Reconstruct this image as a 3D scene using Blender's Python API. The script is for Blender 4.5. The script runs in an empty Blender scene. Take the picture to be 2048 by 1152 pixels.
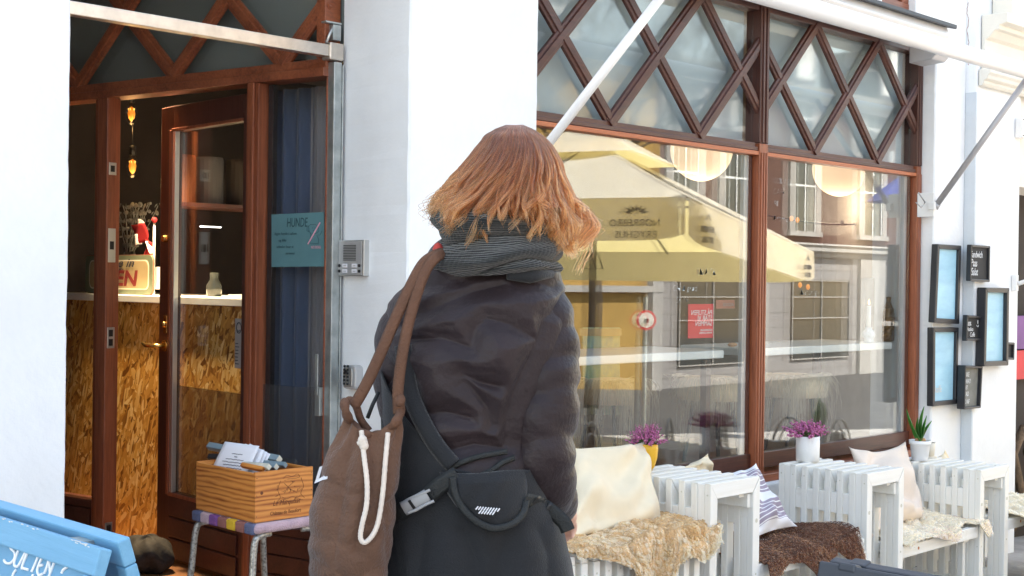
import bpy, bmesh, math, random
import numpy as np
from mathutils import Vector, Matrix
R = math.radians
rnd = random.Random(7)
rng = np.random.default_rng(11)
scn = bpy.context.scene
col = scn.collection

# ------------------------------------------------------------------ camera
FPX, YAW, PIT, ROL = 2637.6, R(45.19), R(-.2745), R(.7493)
fw = np.array([math.sin(YAW)*math.cos(PIT), math.cos(YAW)*math.cos(PIT), math.sin(PIT)])
_rt = np.array([math.cos(YAW), -math.sin(YAW), 0]); _up = np.cross(_rt, fw)
rt = _rt*math.cos(ROL)+_up*math.sin(ROL); up = -_rt*math.sin(ROL)+_up*math.cos(ROL)
C0 = np.array([0, 0, 1.35])
cam = bpy.data.cameras.new('camera'); camo = bpy.data.objects.new('camera', cam); col.objects.link(camo)
cam.sensor_width = 36; cam.lens = FPX/2048*36; cam.clip_end = 500; cam.clip_start = .05
M = Matrix(((rt[0], up[0], -fw[0], C0[0]), (rt[1], up[1], -fw[1], C0[1]), (rt[2], up[2], -fw[2], C0[2]), (0, 0, 0, 1)))
camo.matrix_world = M
scn.camera = camo

# ------------------------------------------------------------------ light
SUN_EL, SUN_AZ = R(55), (0.30, 0.954)          # direction towards the sun
w = bpy.data.worlds.new('World'); scn.world = w; w.use_nodes = True
wn = w.node_tree; bg = wn.nodes['Background']
sky = wn.nodes.new('ShaderNodeTexSky'); sky.sky_type = 'NISHITA'; sky.sun_disc = False
sky.sun_elevation = SUN_EL; sky.sun_rotation = math.atan2(SUN_AZ[0], SUN_AZ[1])
sky.dust_density = .4; sky.ozone_density = 2.5
hs = wn.nodes.new('ShaderNodeMix'); hs.data_type = 'RGBA'; hs.blend_type = 'MULTIPLY'; hs.inputs[0].default_value = 1; hs.inputs[7].default_value = (1.50, 1.15, .83, 1)
wn.links.new(sky.outputs[0], hs.inputs[6]); wn.links.new(hs.outputs[2], bg.inputs[0]); bg.inputs[1].default_value = .15
sl = bpy.data.lights.new('sun', 'SUN'); sl.energy = 4.8; sl.angle = R(.6); sl.color = (1, .94, .86)
so = bpy.data.objects.new('sun', sl); col.objects.link(so)
sd = Vector((SUN_AZ[0]*math.cos(SUN_EL), SUN_AZ[1]*math.cos(SUN_EL), math.sin(SUN_EL)))
so.rotation_euler = sd.to_track_quat('Z', 'Y').to_euler(); so.location = (0, 5, 12)
scn.view_settings.view_transform = 'Standard'; scn.view_settings.look = 'None'
scn.view_settings.gamma = 1; scn.view_settings.exposure = 2.48
scn.cycles.max_bounces = 8; scn.cycles.transparent_max_bounces = 16; scn.cycles.glossy_bounces = 4
scn.cycles.sample_clamp_indirect = 4

# ------------------------------------------------------------------ projection helpers (where a view ray meets a real plane)
def ray(x, y): return fw+rt*(x-1024)/FPX-up*(y-576)/FPX
def onY(x, y, v): d = ray(x, y); return C0+d*((v-C0[1])/d[1])
def onX(x, y, v): d = ray(x, y); return C0+d*((v-C0[0])/d[0])
def onZ(x, y, v): d = ray(x, y); return C0+d*((v-C0[2])/d[2])
def onD(x, y, z): return C0+ray(x, y)*z
P0 = np.array([3.11, 4.20, 0.]); DA = R(-11)
dr = np.array([math.sin(DA), math.cos(DA), 0.]); dn = np.array([math.cos(DA), -math.sin(DA), 0.])
def onDoor(x, y, off=0):
    d = ray(x, y); return C0+d*(((P0+dn*off-C0) @ dn)/(d @ dn))
def ground(x): return float(np.interp(x, [-60, 1, 2.5, 30, 60], [.1, .1, 0, -1.6, -1.6]))

# ------------------------------------------------------------------ materials
MATS = {}
def nodes(name):
    m = bpy.data.materials.new(name); m.use_nodes = True; nt = m.node_tree
    b = nt.nodes['Principled BSDF']; MATS[name] = m
    return m, nt, b
def N(nt, typ, **kw):
    n = nt.nodes.new(typ)
    for k, v in kw.items():
        if k.startswith('i_'):
            key = k[2:].replace('_', ' ')
            n.inputs[int(key) if key.isdigit() else key].default_value = v
        else: setattr(n, k, v)
    return n
def ramp(nt, stops):
    r = nt.nodes.new('ShaderNodeValToRGB'); e = r.color_ramp.elements
    while len(e) > 1: e.remove(e[-1])
    e[0].position = stops[0][0]; e[0].color = (*stops[0][1], 1)
    for p, c in stops[1:]:
        q = e.new(p); q.color = (*c, 1)
    return r
def coords(nt, scale=(1, 1, 1), kind='Object', rot=(0, 0, 0)):
    t = nt.nodes.new('ShaderNodeTexCoord'); mp = nt.nodes.new('ShaderNodeMapping')
    mp.inputs['Scale'].default_value = scale; mp.inputs['Rotation'].default_value = rot
    nt.links.new(t.outputs[kind], mp.inputs[0]); return mp.outputs[0]
def mat(name, c, rough=.6, var=.15, vs=6, bump=0, bs=60, metal=0, spec=.5, sheen=0, scale=(1, 1, 1), emit=None, es=0, c2=None, det=6, coat=0):
    m, nt, b = nodes(name); L = nt.links.new
    v = coords(nt, scale)
    n = N(nt, 'ShaderNodeTexNoise', i_Scale=vs, i_Detail=det, i_Roughness=.6); L(v, n.inputs[0])
    c = np.array(c, float); lo = c*(1-var); hi = np.minimum(c*(1+var), 1) if c2 is None else np.array(c2)
    r = ramp(nt, [(.3, lo), (.7, hi)]); L(n.outputs[0], r.inputs[0]); L(r.outputs[0], b.inputs['Base Color'])
    b.inputs['Roughness'].default_value = rough; b.inputs['Metallic'].default_value = metal
    b.inputs['Specular IOR Level'].default_value = spec
    if sheen: b.inputs['Sheen Weight'].default_value = sheen; b.inputs['Sheen Roughness'].default_value = .4
    if coat: b.inputs['Coat Weight'].default_value = coat
    if bump:
        n2 = N(nt, 'ShaderNodeTexNoise', i_Scale=bs, i_Detail=5); L(v, n2.inputs[0])
        bp = N(nt, 'ShaderNodeBump', i_Strength=bump, i_Distance=.01); L(n2.outputs[0], bp.inputs['Height']); L(bp.outputs[0], b.inputs['Normal'])
    if emit: b.inputs['Emission Color'].default_value = (*emit, 1); b.inputs['Emission Strength'].default_value = es
    return m
def wood(name, c1, c2, axis='Z', rough=.45, fine=90, bump=.15, coat=0, wear=None):
    m, nt, b = nodes(name); L = nt.links.new
    s = {'X': (.06, 1, 1), 'Y': (1, .06, 1), 'Z': (1, 1, .06)}[axis]
    v = coords(nt, s)
    n = N(nt, 'ShaderNodeTexNoise', i_Scale=fine, i_Detail=5, i_Roughness=.65, i_Distortion=.4); L(v, n.inputs[0])
    n1 = N(nt, 'ShaderNodeTexNoise', i_Scale=9, i_Detail=3); L(v, n1.inputs[0])
    ad = N(nt, 'ShaderNodeMath', operation='MULTIPLY_ADD', i_1=.45, i_2=.0); L(n1.outputs[0], ad.inputs[0])
    ad2 = N(nt, 'ShaderNodeMath', operation='MULTIPLY_ADD', i_1=.6); L(n.outputs[0], ad2.inputs[0]); L(ad.outputs[0], ad2.inputs[2])
    r = ramp(nt, [(.34, c1), (.66, c2)]); L(ad2.outputs[0], r.inputs[0]); out = r.outputs[0]
    if wear:
        vo = coords(nt); n3 = N(nt, 'ShaderNodeTexNoise', i_Scale=5, i_Detail=8, i_Roughness=.7); L(vo, n3.inputs[0])
        r3 = ramp(nt, [(.60, (0, 0, 0)), (.72, (1, 1, 1))]); L(n3.outputs[0], r3.inputs[0])
        mx = N(nt, 'ShaderNodeMix', data_type='RGBA'); L(r3.outputs[0], mx.inputs[0]); L(out, mx.inputs[6]); mx.inputs[7].default_value = (*wear, 1); out = mx.outputs[2]
    L(out, b.inputs['Base Color'])
    b.inputs['Roughness'].default_value = rough; b.inputs['Coat Weight'].default_value = coat
    bp = N(nt, 'ShaderNodeBump', i_Strength=bump, i_Distance=.004); L(n.outputs[0], bp.inputs['Height']); L(bp.outputs[0], b.inputs['Normal'])
    return m
def plaster(name, c, bs=35, strength=.16):
    m, nt, b = nodes(name); L = nt.links.new; v = coords(nt)
    n = N(nt, 'ShaderNodeTexNoise', i_Scale=2.2, i_Detail=8, i_Roughness=.7); L(v, n.inputs[0])
    c = np.array(c); r = ramp(nt, [(.3, c*.90), (.65, c)]); L(n.outputs[0], r.inputs[0]); L(r.outputs[0], b.inputs['Base Color'])
    b.inputs['Roughness'].default_value = .85
    n2 = N(nt, 'ShaderNodeTexNoise', i_Scale=bs, i_Detail=9, i_Roughness=.62); L(v, n2.inputs[0])
    n3 = N(nt, 'ShaderNodeTexNoise', i_Scale=7, i_Detail=3); L(v, n3.inputs[0])
    mu = N(nt, 'ShaderNodeMath', operation='MULTIPLY_ADD', i_1=1.8); L(n3.outputs[0], mu.inputs[0]); L(n2.outputs[0], mu.inputs[2])
    bp = N(nt, 'ShaderNodeBump', i_Strength=strength, i_Distance=.012); L(mu.outputs[0], bp.inputs['Height']); L(bp.outputs[0], b.inputs['Normal'])
    return m
def glass(name, k=3.4, rough=0., tint=(.982, .988, .985), film=0, fcol=(.3, .25, .18), ior=1.5, wave=.0):
    m, nt, b = nodes(name); L = nt.links.new; nt.nodes.remove(b); o = nt.nodes['Material Output']
    tr = N(nt, 'ShaderNodeBsdfTransparent'); tr.inputs[0].default_value = (*tint, 1)
    gl = N(nt, 'ShaderNodeBsdfGlossy'); gl.inputs['Roughness'].default_value = rough; gl.inputs[0].default_value = (.97, 1, 1, 1)
    lw = N(nt, 'ShaderNodeLayerWeight', i_Blend=.5); pw = N(nt, 'ShaderNodeMath', operation='POWER', i_1=5.); L(lw.outputs['Facing'], pw.inputs[0]); fr = N(nt, 'ShaderNodeMath', operation='MULTIPLY_ADD', i_1=.96, i_2=.04); L(pw.outputs[0], fr.inputs[0])
    mu = N(nt, 'ShaderNodeMath', operation='MULTIPLY', i_1=k, use_clamp=True); L(fr.outputs[0], mu.inputs[0])
    if wave:
        v = coords(nt); n = N(nt, 'ShaderNodeTexNoise', i_Scale=1.1, i_Detail=1); L(v, n.inputs[0])
        bp = N(nt, 'ShaderNodeBump', i_Strength=wave, i_Distance=.02); L(n.outputs[0], bp.inputs['Height']); L(bp.outputs[0], gl.inputs['Normal'])
    first = tr.outputs[0]
    if film:
        df = N(nt, 'ShaderNodeBsdfDiffuse'); df.inputs[0].default_value = (*fcol, 1)
        m2 = N(nt, 'ShaderNodeMixShader', i_0=film); L(first, m2.inputs[1]); L(df.outputs[0], m2.inputs[2]); first = m2.outputs[0]
    ms = N(nt, 'ShaderNodeMixShader'); L(mu.outputs[0], ms.inputs[0]); L(first, ms.inputs[1]); L(gl.outputs[0], ms.inputs[2]); L(ms.outputs[0], o.inputs[0])
    return m

plaster('plaster_white', (.86, .87, .88))
plaster('plaster_cream', (.80, .76, .68), 60)
plaster('plaster_shade_strip', (.62, .66, .70), 50)  # bluish shade of the pilaster's side return, put into the plaster colour
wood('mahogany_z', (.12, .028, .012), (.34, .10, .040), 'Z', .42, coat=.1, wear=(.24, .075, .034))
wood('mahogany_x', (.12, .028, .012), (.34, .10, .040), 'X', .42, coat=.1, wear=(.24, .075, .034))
wood('mahogany_dark', (.032, .009, .007), (.095, .028, .017), 'X', .42, coat=.1)  # on lattice and upper posts this darker tone carries shade besides less wear
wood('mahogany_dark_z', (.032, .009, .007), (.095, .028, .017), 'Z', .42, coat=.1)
wood('mahogany_edge', (.34, .09, .03), (.5, .15, .055), 'X', .4)
wood('crate_pine', (.34, .095, .016), (.66, .25, .05), 'Y', .5, fine=16, bump=.1)
wood('crate_pine_x', (.34, .095, .016), (.66, .25, .05), 'X', .5, fine=16, bump=.1)
wood('floor_wood', (.10, .04, .015), (.25, .11, .04), 'Y', .5)
wood('white_paint', (.82, .79, .71), (.90, .885, .84), 'Z', .42, fine=40, bump=.3, wear=(.70, .65, .56))
wood('white_paint_x', (.82, .79, .71), (.90, .885, .84), 'X', .42, fine=40, bump=.3, wear=(.70, .65, .56))
wood('blue_paint', (.14, .35, .54), (.19, .43, .64), 'Y', .5, fine=50, bump=.4)
mat('blue_panel', (.14, .34, .53), .55, .06, 4, .1, 80)
glass('window_glass', 1.65, wave=.004)
glass('inner_glass', .8, wave=.004)
glass('lattice_glass', 1.45, wave=.004, rough=.035)
glass('door_glass', .9)
glass('dull_glass', .35)
glass('door_film_glass', .9, film=.42, fcol=(.20, .115, .055))
glass('side_film_glass', 1.0, film=.22, fcol=(.09, .09, .09))
mat('rubber_black', (.012, .012, .013), .5)
mat('dark_metal', (.03, .032, .036), .4, .2, metal=.6)
mat('galvanised', (.42, .46, .46), .42, .18, 14, .1, 40, metal=.85, c2=(.60, .64, .63))
mat('brushed_bar', (.66, .60, .53), .33, .12, 20, .05, 60, metal=.9)
mat('aluminium', (.62, .62, .60), .35, .05, metal=.9)
mat('alu_matte', (.50, .50, .50), .5, .05, metal=.5)
mat('white_enamel', (.82, .81, .80), .35, .03, coat=.2)
mat('grey_enamel', (.42, .41, .42), .4, .05, metal=.2)
mat('brass', (.75, .48, .16), .25, .1, metal=1)
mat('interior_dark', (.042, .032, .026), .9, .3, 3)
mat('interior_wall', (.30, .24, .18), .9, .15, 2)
mat('interior_ceiling', (.35, .32, .28), .9)
mat('frost_panel', (.40, .48, .50), .8, .06, 2)  # bluish tint holds sky reflection and shade, put into the panel colour
mat('entry_panel', (.17, .19, .18), .8, .05, 2)
mat('counter_white', (.84, .86, .84), .3, .03)
mat('curtain_blue', (.045, .070, .13), .9, .15, 3, sheen=.3)
mat('curtain_grey', (.17, .165, .18), .9, .15, 3)
mat('paper', (.82, .81, .84), .9, .02)
mat('ink', (.03, .03, .05), .9)
mat('teal_paper', (.105, .23, .25), .9, .08, 8, .15, 12)
mat('teal_ink', (.03, .085, .10), .9)
mat('pink_chalk', (.80, .42, .52), .9)
mat('chalk', (.85, .86, .87), .9)
mat('chalk_faint', (.55, .60, .60), .9)
mat('black_frame', (.022, .022, .026), .42, .2)
mat('black_board', (.016, .016, .018), .7)
mat('grey_board', (.20, .20, .18), .8, .25, 12)
mat('blue_print', (.34, .62, .80), .35, .10, 5, .25, 6, scale=(1, 1, 3), c2=(.44, .72, .86))
mat('sign_green', (.15, .18, .115), .6, .15)
mat('sign_cream', (.36, .28, .15), .6, .1)
mat('sign_red', (.16, .012, .012), .6)
mat('flag_red', (.38, .014, .02), .8); mat('flag_white', (.8, .78, .76), .8)
mat('poster_red', (.58, .035, .045), .6, .05)
mat('eucalyptus', (.19, .19, .17), .8, .3)
mat('stem_green', (.06, .12, .03), .7)
mat('leaf_green', (.06, .24, .03), .45, .35, 9)
mat('heather_pink', (.46, .05, .26), .75, .5, 90, c2=(.76, .26, .50))
mat('heather_dark', (.16, .03, .10), .8, .4, 40)
mat('heather_stem', (.14, .10, .04), .9)
mat('pot_white', (.80, .78, .74), .45, .04, 10, .15, 70)
mat('pot_yellow', (.75, .42, .015), .4, .05)
mat('pot_beige', (.72, .66, .55), .5)
mat('soil', (.05, .03, .02), .95)
mat('bulb_skin', (.55, .30, .14), .6)
mat('linen_cream', (.80, .68, .48), .92, .06, 5, .2, 400, sheen=.2)
mat('linen_blush', (.80, .68, .57), .92, .05, 5, .2, 400, sheen=.2)
mat('pavement', (.30, .28, .26), .9, .3, 5, .3, 60)
mat('asphalt', (.06, .058, .057), .9, .3, 8, .3, 80)
mat('jacket', (.0250, .0168, .0190), .47, .2, 8, .25, 110, spec=.24, sheen=.12)
mat('black_cloth', (.0085, .0095, .012), .85, .2, 8, .3, 300, sheen=.15)
mat('black_webbing', (.014, .016, .016), .7, .2, 40, .4, 300)
mat('trousers', (.015, .017, .022), .9)
mat('shoe', (.02, .018, .016), .5)
mat('skin', (.62, .36, .26), .5, .08)
mat('eye_white', (.8, .8, .8), .2); mat('eye_dark', (.05, .03, .02), .2)
mat('lip', (.5, .18, .15), .4)
mat('brown_canvas', (.135, .068, .040), .9, .22, 5, .5, 160, sheen=.2)
mat('brown_strap', (.12, .055, .030), .85, .15, 20, .5, 200)
mat('rope', (.66, .58, .50), .9, .1, 60)
mat('buckle', (.36, .36, .37), .32, .1)
mat('white_print', (.72, .72, .76), .7)
mat('red_cloth', (.5, .06, .05), .9)
mat('hide_brown', (.075, .026, .011), .9, .5, 60)
mat('hide_tan', (.55, .34, .16), .95, .3, 30)
mat('leather_black', (.008, .0075, .0075), .8, .3, 14, .5, 30)
mat('stick_blue', (.20, .27, .30), .6, .2, 14); mat('stick_end', (.62, .60, .50), .7, .2, 30)
mat('wool_pink', (.50, .34, .38), .95, .15, 30, .6, 200, sheen=.4)
mat('wool_purple', (.22, .08, .28), .95, .15, 30, .6, 200); mat('wool_yellow', (.72, .45, .03), .95, .1, 30, .6, 200)
mat('wool_blue', (.12, .13, .22), .95, .1, 30, .6, 200); mat('wool_rust', (.30, .12, .10), .95, .1, 30, .6, 200)
mat('grey_sign_metal', (.055, .062, .075), .5, .05, metal=.3)
mat('brick_far', (.075, .030, .023), .9, .2, 9)
mat('render_far', (.24, .225, .22), .9, .08, 1)
mat('yellow_far', (.33, .20, .05), .9, .12, 1.2)
mat('stone_far', (.34, .32, .30), .9, .1, 3)
mat('groove_far', (.16, .15, .14), .9)
mat('white_far', (.72, .72, .70), .6)
mat('pane_far', (.035, .04, .04), .08)
mat('slate_far', (.08, .085, .10), .7, .2, 8)
mat('bark', (.05, .04, .035), .9)
mat('steel_chair', (.22, .22, .22), .35, .1, metal=.8)
mat('candle_wax', (.85, .85, .82), .5)
mat('flame', (1, .6, .2), .5, emit=(1, .62, .25), es=1.6)
mat('bulb_glow', (1, .5, .1), .5, emit=(1, .22, .01), es=.12)
mat('tube_light', (1, 1, 1), .5, emit=(1, .93, .85), es=1.5)
mat('filament', (1, .6, .2), .5, emit=(1, .40, .07), es=.55)
mat('lamp_paper', (.85, .72, .55), .8, .04, emit=(1, .70, .42), es=.17)
mat('porcelain', (.62, .68, .75), .2, .3, 40)
mat('bottle_amber', (.25, .13, .03), .2, .4, 60)
mat('tulip_pot', (.84, .84, .84), .35, .02)
mat('neighbour_red', (.6, .02, .03), .6)
mat('purple_sign', (.2, .08, .25), .7)
mat('wicker', (.14, .09, .05), .8, .4, 30, .6, 60)
mat('blue_awning', (.04, .06, .24), .9)
mat('leaf_far', (.05, .08, .04), .9, .4)
mat('burnt', (.14, .045, .015), .8, .3, 60)
mat('dull_rust', (.16, .05, .02), .8)
mat('dull_grey', (.10, .095, .10), .8)
mat('rust', (.30, .12, .08), .8)
mat('map_blue', (.22, .42, .48), .8, .3, 6, c2=(.5, .55, .25))

def parasol_mat(name, c, tl):
    m, nt, b = nodes(name); L = nt.links.new; o = nt.nodes['Material Output']
    v = coords(nt); n = N(nt, 'ShaderNodeTexNoise', i_Scale=2.5, i_Detail=5); L(v, n.inputs[0])
    r = ramp(nt, [(.3, np.array(c)*.9), (.7, c)]); L(n.outputs[0], r.inputs[0])
    d = N(nt, 'ShaderNodeBsdfDiffuse'); L(r.outputs[0], d.inputs[0]); t = N(nt, 'ShaderNodeBsdfTranslucent'); t.inputs[0].default_value = (*tl, 1)
    s = N(nt, 'ShaderNodeMixShader', i_0=.5); L(d.outputs[0], s.inputs[1]); L(t.outputs[0], s.inputs[2]); L(s.outputs[0], o.inputs[0])
parasol_mat('parasol_cloth', (.93, .87, .77), (1.0, .82, .34))

# oriented strand board
m, nt, b = nodes('osb'); L = nt.links.new
prev = None
for k, (sc, ro) in enumerate((((3, 9, 40), .5), ((3, 42, 10), .35), ((3, 13, 56), -.6), ((3, 52, 14), -.9), ((3, 17, 74), 1.3))):
    v0 = coords(nt, (1, 1, 1), 'Object', (ro, 0, 0)); mp2 = N(nt, 'ShaderNodeMapping'); mp2.inputs['Scale'].default_value = sc; mp2.inputs['Location'].default_value = (0, 3.1*k, 1.7*k); L(v0, mp2.inputs[0]); v = mp2.outputs[0]
    nn = N(nt, 'ShaderNodeTexNoise', i_Scale=.25, i_Detail=1); L(v, nn.inputs[0])
    va = N(nt, 'ShaderNodeVectorMath', operation='MULTIPLY_ADD'); va.inputs[1].default_value = (.8, .8, .8); L(nn.outputs[1], va.inputs[0]); L(v, va.inputs[2])
    vo = N(nt, 'ShaderNodeTexVoronoi', i_Scale=1, i_Randomness=1); L(va.outputs[0], vo.inputs[0])
    sp = N(nt, 'ShaderNodeSeparateColor'); L(vo.outputs['Color'], sp.inputs[0])
    r = ramp(nt, [(0, (.20, .070, .010)), (.25, (.52, .23, .038)), (.7, (.74, .40, .085)), (1, (.92, .66, .28))]); L(sp.outputs[0], r.inputs[0])
    if prev is None: prev = r.outputs[0]
    else:
        mk = N(nt, 'ShaderNodeMath', operation='GREATER_THAN', i_1=.55); L(sp.outputs[1], mk.inputs[0])
        mx = N(nt, 'ShaderNodeMix', data_type='RGBA'); L(mk.outputs[0], mx.inputs[0]); L(prev, mx.inputs[6]); L(r.outputs[0], mx.inputs[7]); prev = mx.outputs[2]
L(prev, b.inputs['Base Color']); b.inputs['Roughness'].default_value = .45
bw = N(nt, 'ShaderNodeBump', i_Strength=.4, i_Distance=.003); L(prev, bw.inputs['Height']); L(bw.outputs[0], b.inputs['Normal'])

for nm_ in ('crate_pine', 'crate_pine_x'):
    m = bpy.data.materials.new(nm_); m.use_nodes = True; nt = m.node_tree; b = nt.nodes['Principled BSDF']; MATS[nm_] = m; L = nt.links.new
    v = coords(nt, (3.2, 3.2, 20)); wv = N(nt, 'ShaderNodeTexWave', i_Scale=.9, i_Distortion=7., i_Detail=2.5, bands_direction='Z'); wv.inputs['Detail Scale'].default_value = 1.2; L(v, wv.inputs[0])
    n = N(nt, 'ShaderNodeTexNoise', i_Scale=2.5, i_Detail=6); L(v, n.inputs[0])
    a = N(nt, 'ShaderNodeMath', operation='MULTIPLY_ADD', i_1=.5); L(n.outputs[0], a.inputs[0]); h_ = N(nt, 'ShaderNodeMath', operation='MULTIPLY', i_1=.6); L(wv.outputs[0], h_.inputs[0]); L(h_.outputs[0], a.inputs[2])
    r = ramp(nt, [(.15, (.24, .055, .010)), (.35, (.50, .17, .032)), (.85, (.66, .26, .055))]); L(a.outputs[0], r.inputs[0]); L(r.outputs[0], b.inputs['Base Color']); b.inputs['Roughness'].default_value = .5
# striped cushion, knitted scarf
m, nt, b = nodes('striped_cotton'); L = nt.links.new
uvn = N(nt, 'ShaderNodeUVMap'); sx = N(nt, 'ShaderNodeSeparateXYZ'); L(uvn.outputs[0], sx.inputs[0])
mu = N(nt, 'ShaderNodeMath', operation='MULTIPLY', i_1=16.); L(sx.outputs[1], mu.inputs[0])
fr = N(nt, 'ShaderNodeMath', operation='FRACT'); L(mu.outputs[0], fr.inputs[0])
st = N(nt, 'ShaderNodeMath', operation='LESS_THAN', i_1=.76); L(fr.outputs[0], st.inputs[0])
band = ramp(nt, [(0, (0, 0, 0)), (.10, (1, 1, 1)), (.43, (0, 0, 0)), (.57, (1, 1, 1)), (.90, (0, 0, 0))]); band.color_ramp.interpolation = 'CONSTANT'; L(sx.outputs[1], band.inputs[0])
mm = N(nt, 'ShaderNodeMath', operation='MULTIPLY'); L(st.outputs[0], mm.inputs[0]); L(band.outputs[0], mm.inputs[1])
mx = N(nt, 'ShaderNodeMix', data_type='RGBA'); mx.inputs[6].default_value = (.80, .79, .80, 1); mx.inputs[7].default_value = (.33, .28, .34, 1)
L(mm.outputs[0], mx.inputs[0]); L(mx.outputs[2], b.inputs['Base Color']); b.inputs['Roughness'].default_value = .9
m, nt, b = nodes('knit'); L = nt.links.new
uvn = N(nt, 'ShaderNodeUVMap'); sx = N(nt, 'ShaderNodeSeparateXYZ'); L(uvn.outputs[0], sx.inputs[0])
nz = N(nt, 'ShaderNodeTexNoise', i_Scale=9, i_Detail=4); L(uvn.outputs[0], nz.inputs[0])
a1 = N(nt, 'ShaderNodeMath', operation='MULTIPLY', i_1=26*6.283); L(sx.outputs[0], a1.inputs[0])
a2 = N(nt, 'ShaderNodeMath', operation='MULTIPLY_ADD', i_1=40*6.283); L(sx.outputs[1], a2.inputs[0]); L(a1.outputs[0], a2.inputs[2])
a3 = N(nt, 'ShaderNodeMath', operation='MULTIPLY_ADD', i_1=16.); L(nz.outputs[0], a3.inputs[0]); L(a2.outputs[0], a3.inputs[2])
a4 = N(nt, 'ShaderNodeMath', operation='SINE'); L(a3.outputs[0], a4.inputs[0])
wv = N(nt, 'ShaderNodeMath', operation='MULTIPLY_ADD', i_1=.5, i_2=.5); L(a4.outputs[0], wv.inputs[0])
r = ramp(nt, [(.1, (.0075, .0090, .0095)), (.9, (.017, .0200, .021))]); L(wv.outputs[0], r.inputs[0]); L(r.outputs[0], b.inputs['Base Color'])
bp = N(nt, 'ShaderNodeBump', i_Strength=.6, i_Distance=.006); L(wv.outputs[0], bp.inputs['Height']); L(bp.outputs[0], b.inputs['Normal'])
b.inputs['Roughness'].default_value = .95; b.inputs['Sheen Weight'].default_value = .25
# speckled stool legs
m, nt, b = nodes('speckled_leg'); L = nt.links.new; v = coords(nt)
n = N(nt, 'ShaderNodeTexNoise', i_Scale=110, i_Detail=3); L(v, n.inputs[0]); r = ramp(nt, [(.42, (.50, .48, .44)), (.68, (.16, .14, .12))]); L(n.outputs[0], r.inputs[0])
L(r.outputs[0], b.inputs['Base Color']); b.inputs['Metallic'].default_value = .6; b.inputs['Roughness'].default_value = .4
def hairmat(name, stops, rough=.35, rr=.4, grad=.4):
    m, nt, b = nodes(name); L = nt.links.new; nt.nodes.remove(b); o = nt.nodes['Material Output']
    h = N(nt, 'ShaderNodeBsdfHairPrincipled'); h.parametrization = 'COLOR'
    hi = N(nt, 'ShaderNodeHairInfo'); r = ramp(nt, stops)
    m1 = N(nt, 'ShaderNodeMath', operation='MULTIPLY_ADD', i_1=1-grad); L(hi.outputs['Random'], m1.inputs[0])
    m2 = N(nt, 'ShaderNodeMath', operation='MULTIPLY', i_1=grad); L(hi.outputs['Intercept'], m2.inputs[0]); L(m2.outputs[0], m1.inputs[2])
    L(m1.outputs[0], r.inputs[0]); L(r.outputs[0], h.inputs['Color'])
    h.inputs['Roughness'].default_value = rough; h.inputs['Radial Roughness'].default_value = rr
    L(h.outputs[0], o.inputs[0]); return m
hairmat('hair_copper', [(0, (.025, .007, .003)), (.35, (.095, .024, .008)), (.66, (.26, .070, .018)), (1, (.62, .24, .075))], .30, .6, .45)
hairmat('wool_tan', [(0, (.44, .23, .085)), (.5, (.70, .45, .22)), (1, (.86, .68, .46))], .6, .7)
hairmat('wool_tan_dark', [(0, (.25, .12, .045)), (.5, (.46, .26, .11)), (1, (.64, .42, .22))], .6, .7)
hairmat('wool_brown', [(0, (.035, .011, .0045)), (.6, (.11, .036, .014)), (1, (.22, .085, .036))], .5, .7)
hairmat('wool_cream', [(0, (.60, .44, .28)), (.5, (.76, .62, .44)), (1, (.84, .74, .58))], .6, .7)
hairmat('wool_blush', [(0, (.48, .26, .17)), (.5, (.66, .42, .32)), (1, (.80, .62, .50))], .6, .7)
hairmat('wool_long', [(0, (.34, .32, .22)), (.5, (.55, .53, .38)), (1, (.70, .66, .50))], .5, .6)

# ------------------------------------------------------------------ object helpers
WM = {}
def put(o, parent=None, name=None):
    col.objects.link(o)
    if parent is not None: o.parent = parent; WM[o.name] = WM.get(parent.name, Matrix())
    return o
def tag(o, label=None, cat=None, group=None, kind=None):
    if label: o['label'] = label
    if cat: o['category'] = cat
    if group: o['group'] = group
    if kind: o['kind'] = kind
    return o
def empty(name, loc, label, cat, group=None, rz=0):
    o = bpy.data.objects.new(name, None); col.objects.link(o); o.location = Vector(loc); o.rotation_euler = (0, 0, rz)
    o.empty_display_size = .1
    WM[o.name] = Matrix.Translation(Vector(loc)) @ Matrix.Rotation(rz, 4, 'Z')
    return tag(o, label, cat, group)
def copy_tree(o, parent=None):
    c = o.copy(); col.objects.link(c)
    if parent is not None: c.parent = parent
    for ch in list(o.children): copy_tree(ch, c)
    return c
def basis(x, y, z=None):
    x = Vector(x).normalized(); y = Vector(y).normalized(); z = x.cross(y).normalized(); y = z.cross(x)
    m = Matrix((x, y, z)).transposed().to_4x4(); return m
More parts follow.
